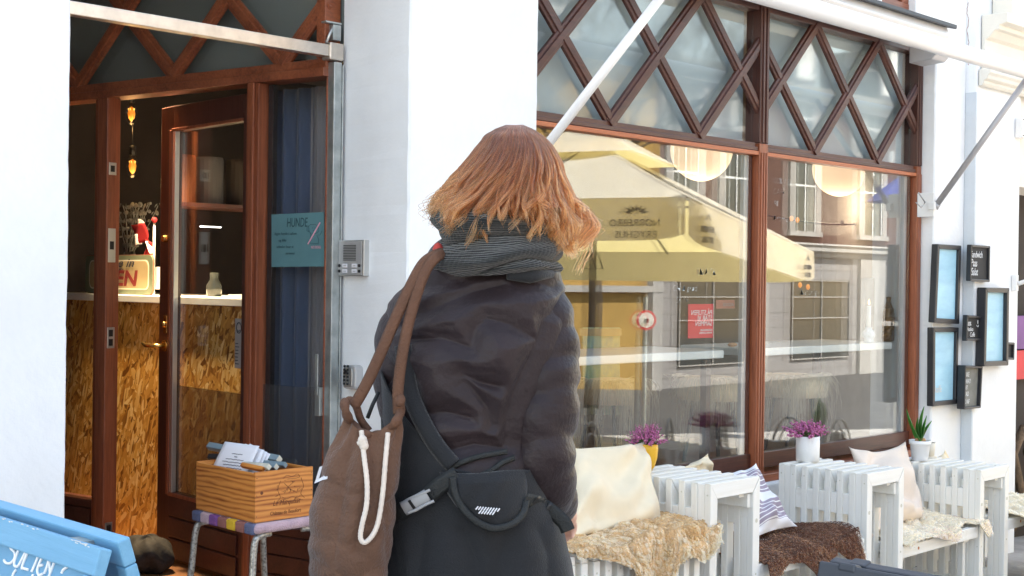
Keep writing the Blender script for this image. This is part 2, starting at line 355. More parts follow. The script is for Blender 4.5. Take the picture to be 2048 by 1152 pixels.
class MB:
    def __init__(s): s.v = []; s.f = []; s.uv = None
    def add(s, vs, fs):
        k = len(s.v); s.v += [tuple(map(float, p)) for p in vs]; s.f += [tuple(i+k for i in f) for f in fs]; return s
    def box(s, a, b):
        (x0, y0, z0), (x1, y1, z1) = [tuple(map(min, a, b)), tuple(map(max, a, b))]
        return s.add([(x0, y0, z0), (x1, y0, z0), (x1, y1, z0), (x0, y1, z0), (x0, y0, z1), (x1, y0, z1), (x1, y1, z1), (x0, y1, z1)],
                     [(0, 3, 2, 1), (4, 5, 6, 7), (0, 1, 5, 4), (1, 2, 6, 5), (2, 3, 7, 6), (3, 0, 4, 7)])
    def bar(s, p, q, w, d, upv=(0, 0, 1), prof=None):
        p = Vector(p); q = Vector(q); a = (q-p).normalized(); u = Vector(upv); sd_ = a.cross(u).normalized(); u = sd_.cross(a).normalized()
        pr = prof or [(-w/2, -d/2), (w/2, -d/2), (w/2, d/2), (-w/2, d/2)]
        n = len(pr); vs = [tuple(e+sd_*x+u*y) for e in (p, q) for x, y in pr]
        return s.add(vs, [(i, (i+1) % n, n+(i+1) % n, n+i) for i in range(n)]+[tuple(reversed(range(n))), tuple(range(n, 2*n))])
    def prism(s, poly, vec):
        n = len(poly); v = Vector(vec); vs = [tuple(Vector(p)) for p in poly]+[tuple(Vector(p)+v) for p in poly]
        return s.add(vs, [tuple(range(n)), tuple(reversed(range(n, 2*n)))]+[(i, n+i, n+(i+1) % n, (i+1) % n) for i in range(n)])
    def tube(s, pts, r, n=10, closed=False, cap=True, sq=1.):
        pts = [Vector(p) for p in pts]; K = len(pts); rs = r if hasattr(r, '__len__') else [r]*K
        prev = None; vs = []
        for i, p in enumerate(pts):
            a = pts[(i+1) % K] if (closed or i < K-1) else p; b_ = pts[i-1] if (closed or i > 0) else p
            t = (a-b_).normalized()
            if prev is None:
                prev = t.orthogonal().normalized()
                if abs(t.z) < .9: prev = Vector((0, 0, 1))
            prev = (prev-t*prev.dot(t)).normalized(); c = t.cross(prev)
            for j in range(n):
                an = 2*math.pi*j/n; vs.append(tuple(p+(prev*math.cos(an)*sq+c*math.sin(an))*rs[i]))
        fs = [(i*n+j, i*n+(j+1) % n, ((i+1) % K)*n+(j+1) % n, ((i+1) % K)*n+j) for i in range(K if closed else K-1) for j in range(n)]
        if cap and not closed: fs += [tuple(reversed(range(n))), tuple(range((K-1)*n, K*n))]
        return s.add(vs, fs)
    def lathe(s, prof, o=(0, 0, 0), n=32, axis=None):
        K = len(prof); vs = []
        for r_, z in prof:
            for j in range(n):
                a = 2*math.pi*j/n; p = Vector((r_*math.cos(a), r_*math.sin(a), z))
                if axis is not None: p = axis @ p
                vs.append(tuple(p+Vector(o)))
        return s.add(vs, [(i*n+j, i*n+(j+1) % n, (i+1)*n+(j+1) % n, (i+1)*n+j) for i in range(K-1) for j in range(n)])
    def ball(s, c, r, n=12, sc=(1, 1, 1)):
        K = n//2+1; vs = []; 
        for i in range(K):
            th = math.pi*i/(K-1)
            for j in range(n):
                a = 2*math.pi*j/n; vs.append((c[0]+r*sc[0]*math.sin(th)*math.cos(a), c[1]+r*sc[1]*math.sin(th)*math.sin(a), c[2]+r*sc[2]*math.cos(th)))
        return s.add(vs, [(i*n+j, (i+1)*n+j, (i+1)*n+(j+1) % n, i*n+(j+1) % n) for i in range(K-1) for j in range(n)])
    def grid(s, P, closed_u=False, uv=False):
        P = np.asarray(P); A, B = P.shape[:2]; k0 = len(s.v)
        s.v += [tuple(map(float, p)) for p in P.reshape(-1, 3)]
        nb = B if closed_u else B-1
        s.f += [(k0+i*B+j, k0+i*B+(j+1) % B, k0+(i+1)*B+(j+1) % B, k0+(i+1)*B+j) for i in range(A-1) for j in range(nb)]
        if uv:
            s.uv = [(u, v) for i in range(A-1) for j in range(nb) for u, v in ((j/nb, i/(A-1)), ((j+1)/nb, i/(A-1)), ((j+1)/nb, (i+1)/(A-1)), (j/nb, (i+1)/(A-1)))]
        return s
    def build(s, name, m, parent=None, smooth=False, bevel=0, world=True, seg=2, kind=None, label=None, solid=0, sub=0):
        me = bpy.data.meshes.new(name)
        inv = WM.get(parent.name, Matrix()).inverted() if (parent is not None and world) else None
        vs = [tuple(inv @ Vector(p)) for p in s.v] if inv is not None else s.v
        me.from_pydata(vs, [], s.f); me.materials.append(MATS[m])
        if s.uv:
            u = me.uv_layers.new(name='UVMap'); u.data.foreach_set('uv', np.array(s.uv, 'f').ravel())
        bm = bmesh.new(); bm.from_mesh(me)
        if not s.uv: bmesh.ops.remove_doubles(bm, verts=bm.verts, dist=1e-6)
        bmesh.ops.recalc_face_normals(bm, faces=bm.faces); bm.to_mesh(me); bm.free()
        if smooth: me.polygons.foreach_set('use_smooth', [True]*len(me.polygons))
        o = bpy.data.objects.new(name, me); put(o, parent)
        if solid: q = o.modifiers.new('solid', 'SOLIDIFY'); q.thickness = solid; q.offset = 0
        if bevel: q = o.modifiers.new('bevel', 'BEVEL'); q.width = bevel; q.segments = seg; q.limit_method = 'ANGLE'; q.angle_limit = R(40)
        if sub: q = o.modifiers.new('sub', 'SUBSURF'); q.levels = sub; q.render_levels = sub
        if kind: o['kind'] = kind
        if label: o['label'] = label
        return o
def text(name, s, size, m, parent, org, xd, yd, sx=1, shear=0, align='LEFT', ext=.0006, off=0):
    cu = bpy.data.curves.new(name, 'FONT'); cu.body = s; cu.size = size; cu.align_x = align; cu.extrude = ext; cu.shear = shear; cu.offset = off
    cu.resolution_u = 3; cu.space_line = .9
    cu.materials.append(MATS[m]); o = bpy.data.objects.new(name, cu); put(o, parent)
    mt = Matrix.Translation(Vector(org)) @ basis(xd, yd) @ Matrix.Diagonal((sx, 1, 1, 1))
    me = bpy.data.meshes.new_from_object(o); bpy.data.objects.remove(o); me.name = name
    if not me.materials: me.materials.append(MATS[m])
    o = bpy.data.objects.new(name, me); put(o, parent)
    o.matrix_local = WM[parent.name].inverted() @ mt if parent is not None else mt
    return o
def ribbon(pts, wdt, nrm, th=.003):
    """flat strap along pts facing nrm"""
    b = MB(); pts = [Vector(p) for p in pts]; K = len(pts); vs = []
    for i, p in enumerate(pts):
        t = (pts[min(i+1, K-1)]-pts[max(i-1, 0)]).normalized(); n = Vector(nrm[i] if hasattr(nrm[0], '__len__') else nrm).normalized()
        s_ = t.cross(n).normalized(); w_ = wdt[i] if hasattr(wdt, '__len__') else wdt
        for a, c in ((-1, 0), (-.5, 1.2), (.5, 1.2), (1, 0), (.5, -1), (-.5, -1)): vs.append(tuple(p+s_*a*w_/2+n*c*th))
    b.add(vs, [(i*6+j, i*6+(j+1) % 6, (i+1)*6+(j+1) % 6, (i+1)*6+j) for i in range(K-1) for j in range(6)]+[(0, 1, 2, 3, 4, 5), tuple((K-1)*6+j for j in range(6))])
    return b
def smoothpts(pts, n=8):
    P = np.array(pts, float); K = len(P); out = []
    for i in range(K-1):
        a, b_, c, d = P[max(i-1, 0)], P[i], P[i+1], P[min(i+2, K-1)]
        for t in np.arange(n)/n:
            out.append(.5*((2*b_)+(-a+c)*t+(2*a-5*b_+4*c-d)*t*t+(-a+3*b_-3*c+d)*t**3))
    out.append(P[-1]); return np.array(out)
def strands(name, pts, rad, m, parent, kind=None):
    """real hair curves: pts (N,K,3) world"""
    pts = np.asarray(pts, 'f'); n, k = pts.shape[:2]
    inv = np.array(WM[parent.name].inverted()) if parent is not None else np.eye(4)
    p = pts.reshape(-1, 3) @ inv[:3, :3].T + inv[:3, 3]
    hc = bpy.data.hair_curves.new(name); hc.add_curves([k]*n)
    hc.attributes['position'].data.foreach_set('vector', p.astype('f').ravel())
    ra = hc.attributes.get('radius') or hc.attributes.new('radius', 'FLOAT', 'POINT')
    ra.data.foreach_set('value', np.tile(np.asarray(rad, 'f'), n))
    hc.materials.append(MATS[m]); o = bpy.data.objects.new(name, hc); put(o, parent)
    if kind: o['kind'] = kind
    return o
def clip(poly, x0, x1, z0, z1):
    for ax, lim, sg in ((0, x0, 1), (0, x1, -1), (1, z0, 1), (1, z1, -1)):
        out = []
        for i in range(len(poly)):
            a, b_ = poly[i-1], poly[i]; ia = sg*(a[ax]-lim) >= 0; ib = sg*(b_[ax]-lim) >= 0
            if ia != ib:
                t = (lim-a[ax])/(b_[ax]-a[ax]); out.append((a[0]+t*(b_[0]-a[0]), a[1]+t*(b_[1]-a[1])))
            if ib: out.append(b_)
        poly = out
        if not poly: return []
    return poly
def xf(mb, Mx):
    mb.v = [tuple(Mx @ Vector(p)) for p in mb.v]; return mb
MDOOR = Matrix.Translation(Vector(P0)) @ Matrix((tuple(-dr), tuple(dn), (0, 0, 1))).transposed().to_4x4()   # local x = -u, y inward
HINGE = P0+dr*.31
_b = R(2.0); _ld = np.array([math.sin(_b), math.cos(_b), 0])
MLEAF = Matrix.Translation(Vector(HINGE)) @ Matrix((tuple(-_ld), (_ld[1], -_ld[0], 0), (0, 0, 1))).transposed().to_4x4()
YF, YW = 3.70, 3.81

# ================================================================== SETTING
g = MB(); xs = [-60, -8, -2, 1, 2.5, 6, 10, 18, 30, 60]
for i in range(len(xs)-1):
    g.add([(xs[i], -3.2, ground(xs[i])), (xs[i+1], -3.2, ground(xs[i+1])), (xs[i+1], 3.95, ground(xs[i+1])), (xs[i], 3.95, ground(xs[i]))], [(0, 1, 2, 3)])
tag(g.build('pavement', 'pavement'), kind='structure')
g = MB()
for i in range(len(xs)-1):
    a, b_ = xs[i], xs[i+1]; g.add([(a, -60, ground(a)-.12), (b_, -60, ground(b_)-.12), (b_, 60, ground(b_)-.12), (a, 60, ground(a)-.12)], [(0, 1, 2, 3)])
tag(g.build('ground', 'asphalt'), kind='structure')
g = MB()
for i in range(len(xs)-1):
    a, b_ = xs[i], xs[i+1]; g.add([(a, -3.32, ground(a)-.115), (b_, -3.32, ground(b_)-.115), (b_, -3.2, ground(b_)-.115), (a, -3.2, ground(a)-.115), (a, -3.32, ground(a)+.004), (b_, -3.32, ground(b_)+.004), (b_, -3.2, ground(b_)+.004), (a, -3.2, ground(a)+.004)],
        [(0, 3, 2, 1), (4, 5, 6, 7), (0, 1, 5, 4), (2, 3, 7, 6)])
tag(g.build('kerb', 'stone_far'), kind='structure')
tag(MB().box((1.9, 4.1, .02), (3.3, 6.2, .094)).box((1.9, 3.72, -.1), (3.17, 4.1, .09)).build('entrance_floor', 'floor_wood'), kind='structure')
tag(MB().box((2.4, 4.16, -.4), (9.2, 9.0, .088)).build('interior_floor', 'floor_wood'), kind='structure')

# ---- building
B = empty('cafe_building', (3.5, 3.9, 0), 'white plastered cafe building with mahogany lattice windows and a corner entrance', 'building')
def wall(name, a, b_, m='plaster_white', bev=.006): return MB().box(a, b_).build(name, m, B, bevel=bev)
def rough_wall(a, b_):
    (x0, y0, z0), (x1, y1, z1) = a, b_; zs = list(np.arange(z0, z1, .035))+[z1]; G_ = []; w1 = rng.normal(0, .0011, (len(zs), 4, 2))
    for i in range(1, len(zs)): w1[i] = w1[i]*.8+w1[i-1]*.5
    for i, z in enumerate(zs):
        G_.append([(x0+w1[i, 0, 0], y0+.008, z), (x0+.008, y0, z), (x1-.008, y0, z), (x1+w1[i, 1, 0], y0+.008, z), (x1+w1[i, 2, 0]*.7, y1-.003, z), (x1-.004, y1, z), (x0+.004, y1, z), (x0+w1[i, 3, 0]*.7, y1-.003, z)])
    return MB().grid(np.array(G_), closed_u=True).build('wall', 'plaster_white', B)
rough_wall((-6, YF, -.3), (1.852, 4.12, 6.2))                       # pier beside the entrance
rough_wall((3.177, YF, -.4), (3.86, 4.10, 6.2))                     # pier between entrance and window
wall('wall', (1.852, YF+.002, 3.05), (3.177, 4.10, 6.2))
wall('wall', (3.86, YF+.002, 2.90), (6.60, 4.10, 6.2)); wall('wall', (6.60, YF+.002, 3.60), (6.98, 4.10, 6.2), bev=0)
wall('wall', (3.86, YF+.002, -.5), (7.228, 4.06, .36))
rough_wall((7.228, YF, -.6), (7.61, 4.10, 6.2)); wall('wall', (6.98, YF+.002, 2.90), (7.228, 4.10, 6.2))
MB().box((-6, 4.13, 3.14), (8.2, 14, 5.6)).build('upper_shade_block', 'plaster_white', B)  # unseen upper floors as one solid block, added to keep the front shaded
MB().box((1.84, 4.102, 3.04), (3.15, 7.2, 3.12)).build('ceiling', 'plaster_white', B)
MB().box((.45, 4.122, -.3), (.6, 7.2, 6)).build('wall', 'plaster_white', B)
MB().box((.6, 7.0, -.3), (2.62, 7.2, 6)).build('wall', 'plaster_white', B)
# upper window with timber frame just entering the picture
MB().box((6.62, 3.78, 2.94), (6.96, 3.82, 3.58)).build('upper_window', 'interior_dark', B)
uw = B.children[-1]
MB().box((6.60, 3.745, 2.93), (6.98, 3.80, 2.975)).box((6.90, 3.745, 2.975), (6.975, 3.80, 3.58)).box((6.82, 3.745, 2.975), (6.85, 3.80, 3.58)).build('frame', 'mahogany_x', uw, bevel=.003)

# neighbour pilaster and shop on the far right
NB = empty('neighbour_building', (7.9, 3.9, -.3), 'cream neighbour building with moulded cornice beyond the cafe pictures', 'building')
MB().box((7.612, 3.635, -.6), (8.235, 4.1, 6.2)).build('wall', 'plaster_white', NB, bevel=.006)
MB().box((7.606, 3.632, -.6), (7.622, 3.70, 2.53)).build('shade_strip', 'plaster_shade_strip', NB)  # covers the return face with its shade tone
for pxs in ([(1937, 5), (1934, 25), (1938, 40), (1934, 62), (1937, 85), (1935, 108)], [(1935, 118), (1937, 130)]):
    MB().tube([tuple(onY(x+rnd.uniform(-1, 1), y, 3.633)+np.array([0, -.0005, 0])) for x, y, _ in smoothpts([(a, b_, 0) for a, b_ in pxs], 5)], [.0012+.001*rnd.random() for _ in range(5*(len(pxs)-1)+1)], 5).build('plaster_crack', 'rust', NB)
def mould(z0, prof, x0, x1, nm='cornice'):
    b = MB(); pts = [(x0, y, z) for y, z in prof]; b.prism(pts, (x1-x0, 0, 0)); return b.build(nm, 'plaster_cream', NB, bevel=.004)
mould(0, [(3.63, 2.57), (3.61, 2.57), (3.595, 2.585), (3.60, 2.60), (3.575, 2.61), (3.57, 2.63), (3.555, 2.645), (3.555, 2.67), (3.63, 2.67)], 7.63, 10.6)
mould(0, [(3.63, 2.672), (3.605, 2.672), (3.605, 2.85), (3.58, 2.865), (3.55, 2.90), (3.52, 2.905), (3.52, 2.93), (3.47, 2.94), (3.47, 3.0), (3.63, 3.0)], 7.66, 10.6)
mould(0, [(3.63, 3.002), (3.50, 3.002), (3.50, 3.17), (3.44, 3.20), (3.40, 3.27), (3.36, 3.29), (3.36, 3.36), (3.63, 3.36)], 7.80, 10.6)
MB().box((8.235, 3.66, 2.0), (10.6, 4.1, 6.2)).build('wall', 'plaster_cream', NB, bevel=.004)
MB().box((8.3, 3.98, -.7), (10.6, 4.02, 2.0)).build('shop_window', 'interior_dark', NB)
sw = NB.children[-1]
MB().box((8.30, 3.93, .93), (10.2, 3.95, 1.16)).build('sign_strip', 'purple_sign', sw)
MB().box((8.30, 3.93, .72), (10.2, 3.95, .92)).build('sign_strip', 'neighbour_red', sw)
text('lettering', 'A', .13, 'white_far', sw, (8.43, 3.925, .74), (1, 0, 0), (0, 0, 1))
for k in range(7):
    MB().tube([(8.35+.22*k, 3.9, -.3), (8.45+.22*k, 3.88, -.05), (8.36+.22*k, 3.9, .22), (8.48+.22*k, 3.88, .4)], .03, 6).build('wicker_twig', 'wicker', sw, smooth=True)

# ---- lattice helper: facade frame or entrance frame
BARP = [(-.032, 0), (.032, 0), (.032, .015), (.029, .018), (.016, .018), (.014, .026), (-.014, .026), (-.016, .018), (-.029, .018), (-.032, .015)]
def lattice(parent, x0, x1, z0, z1, xn, pitch, zb, hh, y, mbar, mpane, Mx=Matrix(), stag=.0):
    hp = pitch/2; k0 = -6
    for fam in (1, -1):
        for k in range(-6, 9):
            xb = xn+k*pitch
            pts = []
            for (za) in (z0, z1):
                pts.append((xb+fam*(za-zb)/hh*hp, za))
            (xa, za), (xc, zc) = pts
            lo, hi = 0., 1.
            for lim, s in ((x0-.035, 1), (x1+.035, -1)):
                fa = s*(xa-lim); fc = s*(xc-lim)
                if fa < 0 and fc < 0: lo, hi = 1, 0; break
                if fa < 0: lo = max(lo, fa/(fa-fc))
                if fc < 0: hi = min(hi, fa/(fa-fc))
            if hi-lo < .04: continue
            p = (xa+(xc-xa)*lo, y+(.004 if fam < 0 else 0), za+(zc-za)*lo); q = (xa+(xc-xa)*hi, y+(.004 if fam < 0 else 0), za+(zc-za)*hi)
            b = MB().bar(p, q, 0, 0, (0, -1, 0), BARP); xf(b, Mx).build('lattice_bar', mbar, parent, bevel=.002, seg=1)
    for k in range(-5, 8):
        for (cx, cz) in ((xn+k*pitch, zb+hh), (xn+k*pitch+hp, zb), (xn+k*pitch+hp, zb+2*hh)):
            poly = clip([(cx-hp, cz), (cx, cz-hh), (cx+hp, cz), (cx, cz+hh)], x0+.004, x1-.004, z0+.004, z1-.004)
            if len(poly) < 3: continue
            mx = sum(p[0] for p in poly)/len(poly); mz = sum(p[1] for p in poly)/len(poly)
            tx, tz = rnd.uniform(-.005, .005), rnd.uniform(-.005, .005)
            b = MB().prism([(px_, y+.016+(px_-mx)*tx+(pz-mz)*tz, pz) for px_, pz in poly], (0, .004, 0))
            xf(b, Mx).build('pane', mpane, parent)

# ---- facade windows
ZT0, ZT1 = 2.014, 2.060      # transom
for i, (x0, x1, xn) in enumerate(((3.93, 5.55, 4.43), (5.63, 7.17, 6.09))):
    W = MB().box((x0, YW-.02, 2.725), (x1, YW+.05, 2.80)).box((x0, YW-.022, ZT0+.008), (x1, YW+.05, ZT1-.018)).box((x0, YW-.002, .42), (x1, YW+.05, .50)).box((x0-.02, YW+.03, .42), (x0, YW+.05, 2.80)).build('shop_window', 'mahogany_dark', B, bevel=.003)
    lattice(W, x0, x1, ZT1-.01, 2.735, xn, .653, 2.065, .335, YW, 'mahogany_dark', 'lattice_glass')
    MB().box((x0, YW+.075, ZT1), (x1, YW+.085, 2.73)).build('backing_board', 'frost_panel', W)
    # beads under each lattice field
    bx = [x0+.004]+[xn+k*.653 for k in range(0, 3) if x0 < xn+k*.653 < x1]+[x1-.004]
    for a, b_ in zip(bx[:-1], bx[1:]): MB().box((a+.012, YW-.016, ZT1-.022), (b_-.012, YW+.02, ZT1+.002)).build('sill_bead', 'mahogany_dark', W, bevel=.003)
    MB().box((x0, YW-.026, ZT0-.014), (x1, YW+.03, ZT0+.006)).build('glazing_bead', 'mahogany_edge', W, bevel=.002)
    MB().box((x0+.03, YW+.004, .50), (x1-.02, YW+.010, ZT0-.014)).build('glass_pane', 'window_glass', W)
    MB().prism([(x0+.03, YW+.022, .50), (x1-.066, YW+.0262, .50), (x1-.066, YW+.0262, ZT0-.014), (x0+.03, YW+.022, ZT0-.014)], (0, .004, 0)).build('inner_pane', 'inner_glass', W)
    MB().box((x1-.062, YW+.016, .50), (x1-.030, YW+.04, ZT0-.014)).build('inner_frame', 'alu_matte', W, bevel=.002)
    MB().box((x1-.030, YW+.012, .50), (x1-.002, YW+.05, ZT0-.014)).box((x0+.002, YW+.012, .50), (x0+.028, YW+.05, ZT0-.014)).build('gasket', 'mahogany_dark_z', W)
Wm = [c for c in B.children if c.name.startswith('shop_window')][0]
def post(x0, x1, nm='window_post'):
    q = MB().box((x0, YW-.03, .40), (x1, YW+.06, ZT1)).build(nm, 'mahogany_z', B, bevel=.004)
    w_ = x1-x0
    for f in (.22, .5, .78): MB().box((x0+w_*f-.006, YW-.036, .42), (x0+w_*f+.006, YW-.02, ZT0)).build('bead', 'mahogany_z', q, bevel=.002, seg=1)
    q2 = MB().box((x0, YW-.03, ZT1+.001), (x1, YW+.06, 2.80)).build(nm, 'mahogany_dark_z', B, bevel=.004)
    for f in (.3, .7): MB().box((x0+w_*f-.007, YW-.037, ZT1+.003), (x0+w_*f+.007, YW-.02, 2.74)).build('bead', 'mahogany_dark_z', q2, bevel=.002, seg=1)
post(5.552, 5.628); post(7.172, 7.222); post(3.88, 3.928)
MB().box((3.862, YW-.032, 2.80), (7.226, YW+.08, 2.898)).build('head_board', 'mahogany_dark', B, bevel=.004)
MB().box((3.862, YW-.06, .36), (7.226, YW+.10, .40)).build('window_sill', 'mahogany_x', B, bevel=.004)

# ---- entrance, local frame x = -u
def dl(name, boxes, m, parent=B, bevel=.003, Mx=MDOOR):
    b = MB()
    for a, c in boxes: b.box(a, c)
    return xf(b, Mx).build(name, m, parent, bevel=bevel)
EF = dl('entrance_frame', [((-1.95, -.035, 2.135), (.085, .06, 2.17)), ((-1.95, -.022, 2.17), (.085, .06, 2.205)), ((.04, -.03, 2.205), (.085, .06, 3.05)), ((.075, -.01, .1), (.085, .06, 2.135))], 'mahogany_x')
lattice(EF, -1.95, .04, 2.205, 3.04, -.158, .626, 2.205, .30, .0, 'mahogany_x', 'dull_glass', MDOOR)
dl('backing_board', [((-1.95, .07, 2.2), (.1, .08, 3.04))], 'entry_panel', EF)
LP = dl('latch_post', [((-1.277, -.02, .09), (-1.228, .06, 2.135)), ((-1.228, -.045, .09), (-1.165, .028, 2.135))], 'mahogany_z', bevel=.004)
for (y0, y1, slots) in ((325, 350, [(.25, .75)]), (457, 525, [(.38, .62)]), (655, 697, [(.12, .44), (.56, .88)]), (1047, 1072, [(.2, .8)])):
    za = onDoor(240, y0)[2]; zb = onDoor(240, y1)[2]
    pl = dl('strike_plate', [((-1.166, -.034, zb), (-1.1625, .006, za))], 'aluminium', LP, .0015)
    for s0, s1 in slots: dl('slot', [((-1.1627, -.026, zb+(za-zb)*s0), (-1.1618, -.004, zb+(za-zb)*s1))], 'rubber_black', pl, 0)
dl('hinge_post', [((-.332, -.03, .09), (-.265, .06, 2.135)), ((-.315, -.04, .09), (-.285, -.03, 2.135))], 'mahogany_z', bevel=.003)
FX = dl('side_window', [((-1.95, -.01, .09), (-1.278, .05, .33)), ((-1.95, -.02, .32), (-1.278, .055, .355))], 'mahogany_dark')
dl('panel_board', [((-1.90, -.018, .235), (-1.29, -.008, .315)), ((-1.90, -.018, .10), (-1.29, -.008, .228))], 'mahogany_dark', FX)
dl('glass_pane', [((-1.95, .015, .355), (-1.278, .021, 2.135))], 'door_glass', FX, 0)
SW = dl('side_window', [((-.264, -.01, .09), (.09, .05, .34)), ((-.264, -.02, .335), (.09, .055, .365))], 'mahogany_dark')
for k in range(3): dl('panel_board', [((-.255, -.02, .10+k*.078), (.085, -.008, .10+k*.078+.072))], 'mahogany_dark', SW)
dl('glass_pane', [((-.264, .012, .925), (.09, .018, 2.135))], 'door_glass', SW, 0)
dl('film_pane', [((-.264, .012, .365), (.09, .018, .923))], 'side_film_glass', SW, 0)
dl('inner_frame', [((-.262, .022, .366), (-.236, .05, 2.133))], 'dark_metal', SW)
dl('inner_stile', [((-.352, .070, .366), (-.318, .090, 2.133))], 'mahogany_dark_z', SW)
# hinge fitting seen on the right edge of the side window
hb = dl('hinge', [((.052, -.028, .82), (.078, -.004, .93)), ((.056, -.034, .90), (.072, -.03, 1.06))], 'galvanised', SW)
# door leaf, local x from -0.78 (free edge) to 0 (hinge)
DL = dl('door', [((-.78, 0, .11), (-.67, .045, 2.105)), ((-.09, 0, .11), (-.002, .045, 2.105)), ((-.67, 0, 1.995), (-.09, .045, 2.105)), ((-.67, 0, .11), (-.09, .045, .40))], 'mahogany_dark_z', Mx=MLEAF)
for k in range(3): dl('panel_board', [((-.66, -.010, .118+k*.092), (-.10, .0, .118+k*.092+.084))], 'mahogany_dark', DL, Mx=MLEAF)
dl('glass_pane', [((-.668, .02, .875), (-.092, .026, 1.993))], 'door_glass', DL, 0, MLEAF)
dl('film_pane', [((-.668, .02, .402), (-.092, .026, .873))], 'door_film_glass', DL, 0, MLEAF)
dl('glazing_strip', [((-.668, -.004, .402), (-.645, .018, 1.993))], 'aluminium', DL, .001, MLEAF)
dl('glazing_bead', [((-.690, -.009, .39), (-.670, .0, 2.0)), ((-.670, -.009, .385), (-.09, .0, .402)), ((-.670, -.009, 1.993), (-.09, .0, 2.006))], 'mahogany_z', DL, .002, MLEAF)
lp = dl('lock_plate', [((-.735, -.004, 1.10), (-.705, .0, 1.18))], 'brass', DL, .004, MLEAF)
xf(MB().lathe([(.0001, .012), (.011, .012), (.013, .006), (.013, 0)], (-.72, -.004, 1.14), 16, Matrix.Rotation(R(90), 3, 'X')), MLEAF).build('keyhole', 'brass', lp, smooth=True)
hd = xf(MB().tube([(-.72, 0, 1.045), (-.72, -.04, 1.045), (-.735, -.05, 1.045), (-.80, -.052, 1.043), (-.835, -.050, 1.052)], [.010, .009, .010, .009, .007], 12), MLEAF).build('handle', 'brass', DL, smooth=True)
xf(MB().tube([(-.72, -.001, 1.045), (-.72, -.008, 1.045)], .026, 20), MLEAF).build('handle_rose', 'brass', hd, smooth=False, bevel=.001)
ky = xf(MB().tube([(-.72, 0, 1.52), (-.72, -.02, 1.52)], [.017, .014], 18), MLEAF).build('lock_cylinder', 'brass', DL, bevel=.001)
# laminated notice on the door glass
nt_ = empty('notice_sheet', MLEAF @ Vector((-.13, .012, 1.02)), 'grey laminated inspection notice with a smiley face stuck inside the door glass', 'notice')
xf(MB().box((-.152, .008, .978), (-.0915, .012, 1.183)), MLEAF).build('sheet', 'stone_far', nt_)
for k in range(7): xf(MB().box((-.146, .0065, .995+k*.014), (-.146+rnd.uniform(.02, .045), .0075, .9975+k*.014)), MLEAF).build('text_line', 'ink', nt_)
xf(MB().tube([(-.12+.018*math.cos(a), .0065, 1.145+.022*math.sin(a)) for a in np.linspace(0, 2*math.pi, 25)[:-1]], .0015, 5, closed=True), MLEAF).build('smiley', 'ink', nt_)
xf(MB().tube([(-.12+.010*math.cos(a), .0065, 1.143+.012*math.sin(a)) for a in np.linspace(math.pi*1.15, math.pi*1.85, 9)], .0013, 5), MLEAF).build('smile', 'ink', nt_)

# steel gate frame in the opening
G = empty('gate_frame', (3.15, 4.15, .09), 'galvanised steel post and brushed square bar framing the entrance opening', 'gate frame')
GY = 4.10
MB().box((3.118, GY-.022, .09), (3.156, GY+.022, 2.19)).build('post', 'galvanised', G, bevel=.003)
MB().box((3.157, GY-.026, .09), (3.163, GY-.010, 2.18)).build('post_edge', 'galvanised', G, bevel=.002)
MB().box((1.80, GY-.022, 2.207), (3.092, GY+.020, 2.252)).build('bar', 'brushed_bar', G, bevel=.003)
MB().box((3.092, GY-.028, 2.195), (3.160, GY+.026, 2.262)).build('corner_joint', 'brushed_bar', G, bevel=.006)
MB().box((3.085, GY-.01, 2.338), (3.160, GY+.02, 2.345)).box((3.12, GY-.01, 2.275), (3.158, GY+.02, 2.335)).build('bracket', 'galvanised', G, bevel=.001)
MB().tube([(3.095, GY, 2.262), (3.128, GY, 2.336)], .006, 8).build('brace', 'aluminium', G, smooth=True)

# ================================================================== INTERIOR
IR = empty('interior_room', (6, 7, .1), 'dim cafe interior with pale column and dark walls behind the glass', 'room')
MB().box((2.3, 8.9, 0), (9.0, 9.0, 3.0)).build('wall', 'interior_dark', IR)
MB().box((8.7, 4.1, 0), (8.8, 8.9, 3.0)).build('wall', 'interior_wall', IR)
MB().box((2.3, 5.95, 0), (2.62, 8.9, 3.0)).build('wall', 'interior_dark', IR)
MB().box((2.5, 4.12, 2.96), (8.7, 8.9, 3.0)).build('ceiling', 'interior_ceiling', IR)
c0 = onD(1672, 600, 9.0); c1 = onD(1783, 600, 8.2)
MB().prism([(c0[0], c0[1], .09), (c1[0], c1[1], .09), (c1[0]+.3, c1[1]+.3, .09), (c0[0]+.3, c0[1]+.3, .09)], (0, 0, 2.86)).build('column', 'interior_ceiling', IR)
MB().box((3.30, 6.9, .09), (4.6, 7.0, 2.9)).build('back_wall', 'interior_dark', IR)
for k in range(6): MB().box((5.05+.02*k, 6.2, .7+.33*k), (6.6, 6.45, .72+.33*k)).build('shelf_board', 'interior_wall', IR)
# service counter with chipboard front
SC = empty('service_counter', (3.4, 5.5, .09), 'service counter clad in orange brown chipboard with a white top', 'counter')
MB().box((3.20, 4.62, .088), (3.24, 6.6, 1.228)).build('chipboard_front', 'osb', SC)
MB().box((3.185, 4.60, 1.228), (3.85, 6.62, 1.262)).build('worktop', 'counter_white', SC, bevel=.003)
MB().box((3.24, 4.62, .088), (3.8, 4.66, 1.228)).build('end_panel', 'osb', SC)
MB().box((3.22, 4.70, 1.263), (3.5, 4.95, 1.278)).build('tray', 'counter_white', SC, bevel=.003)
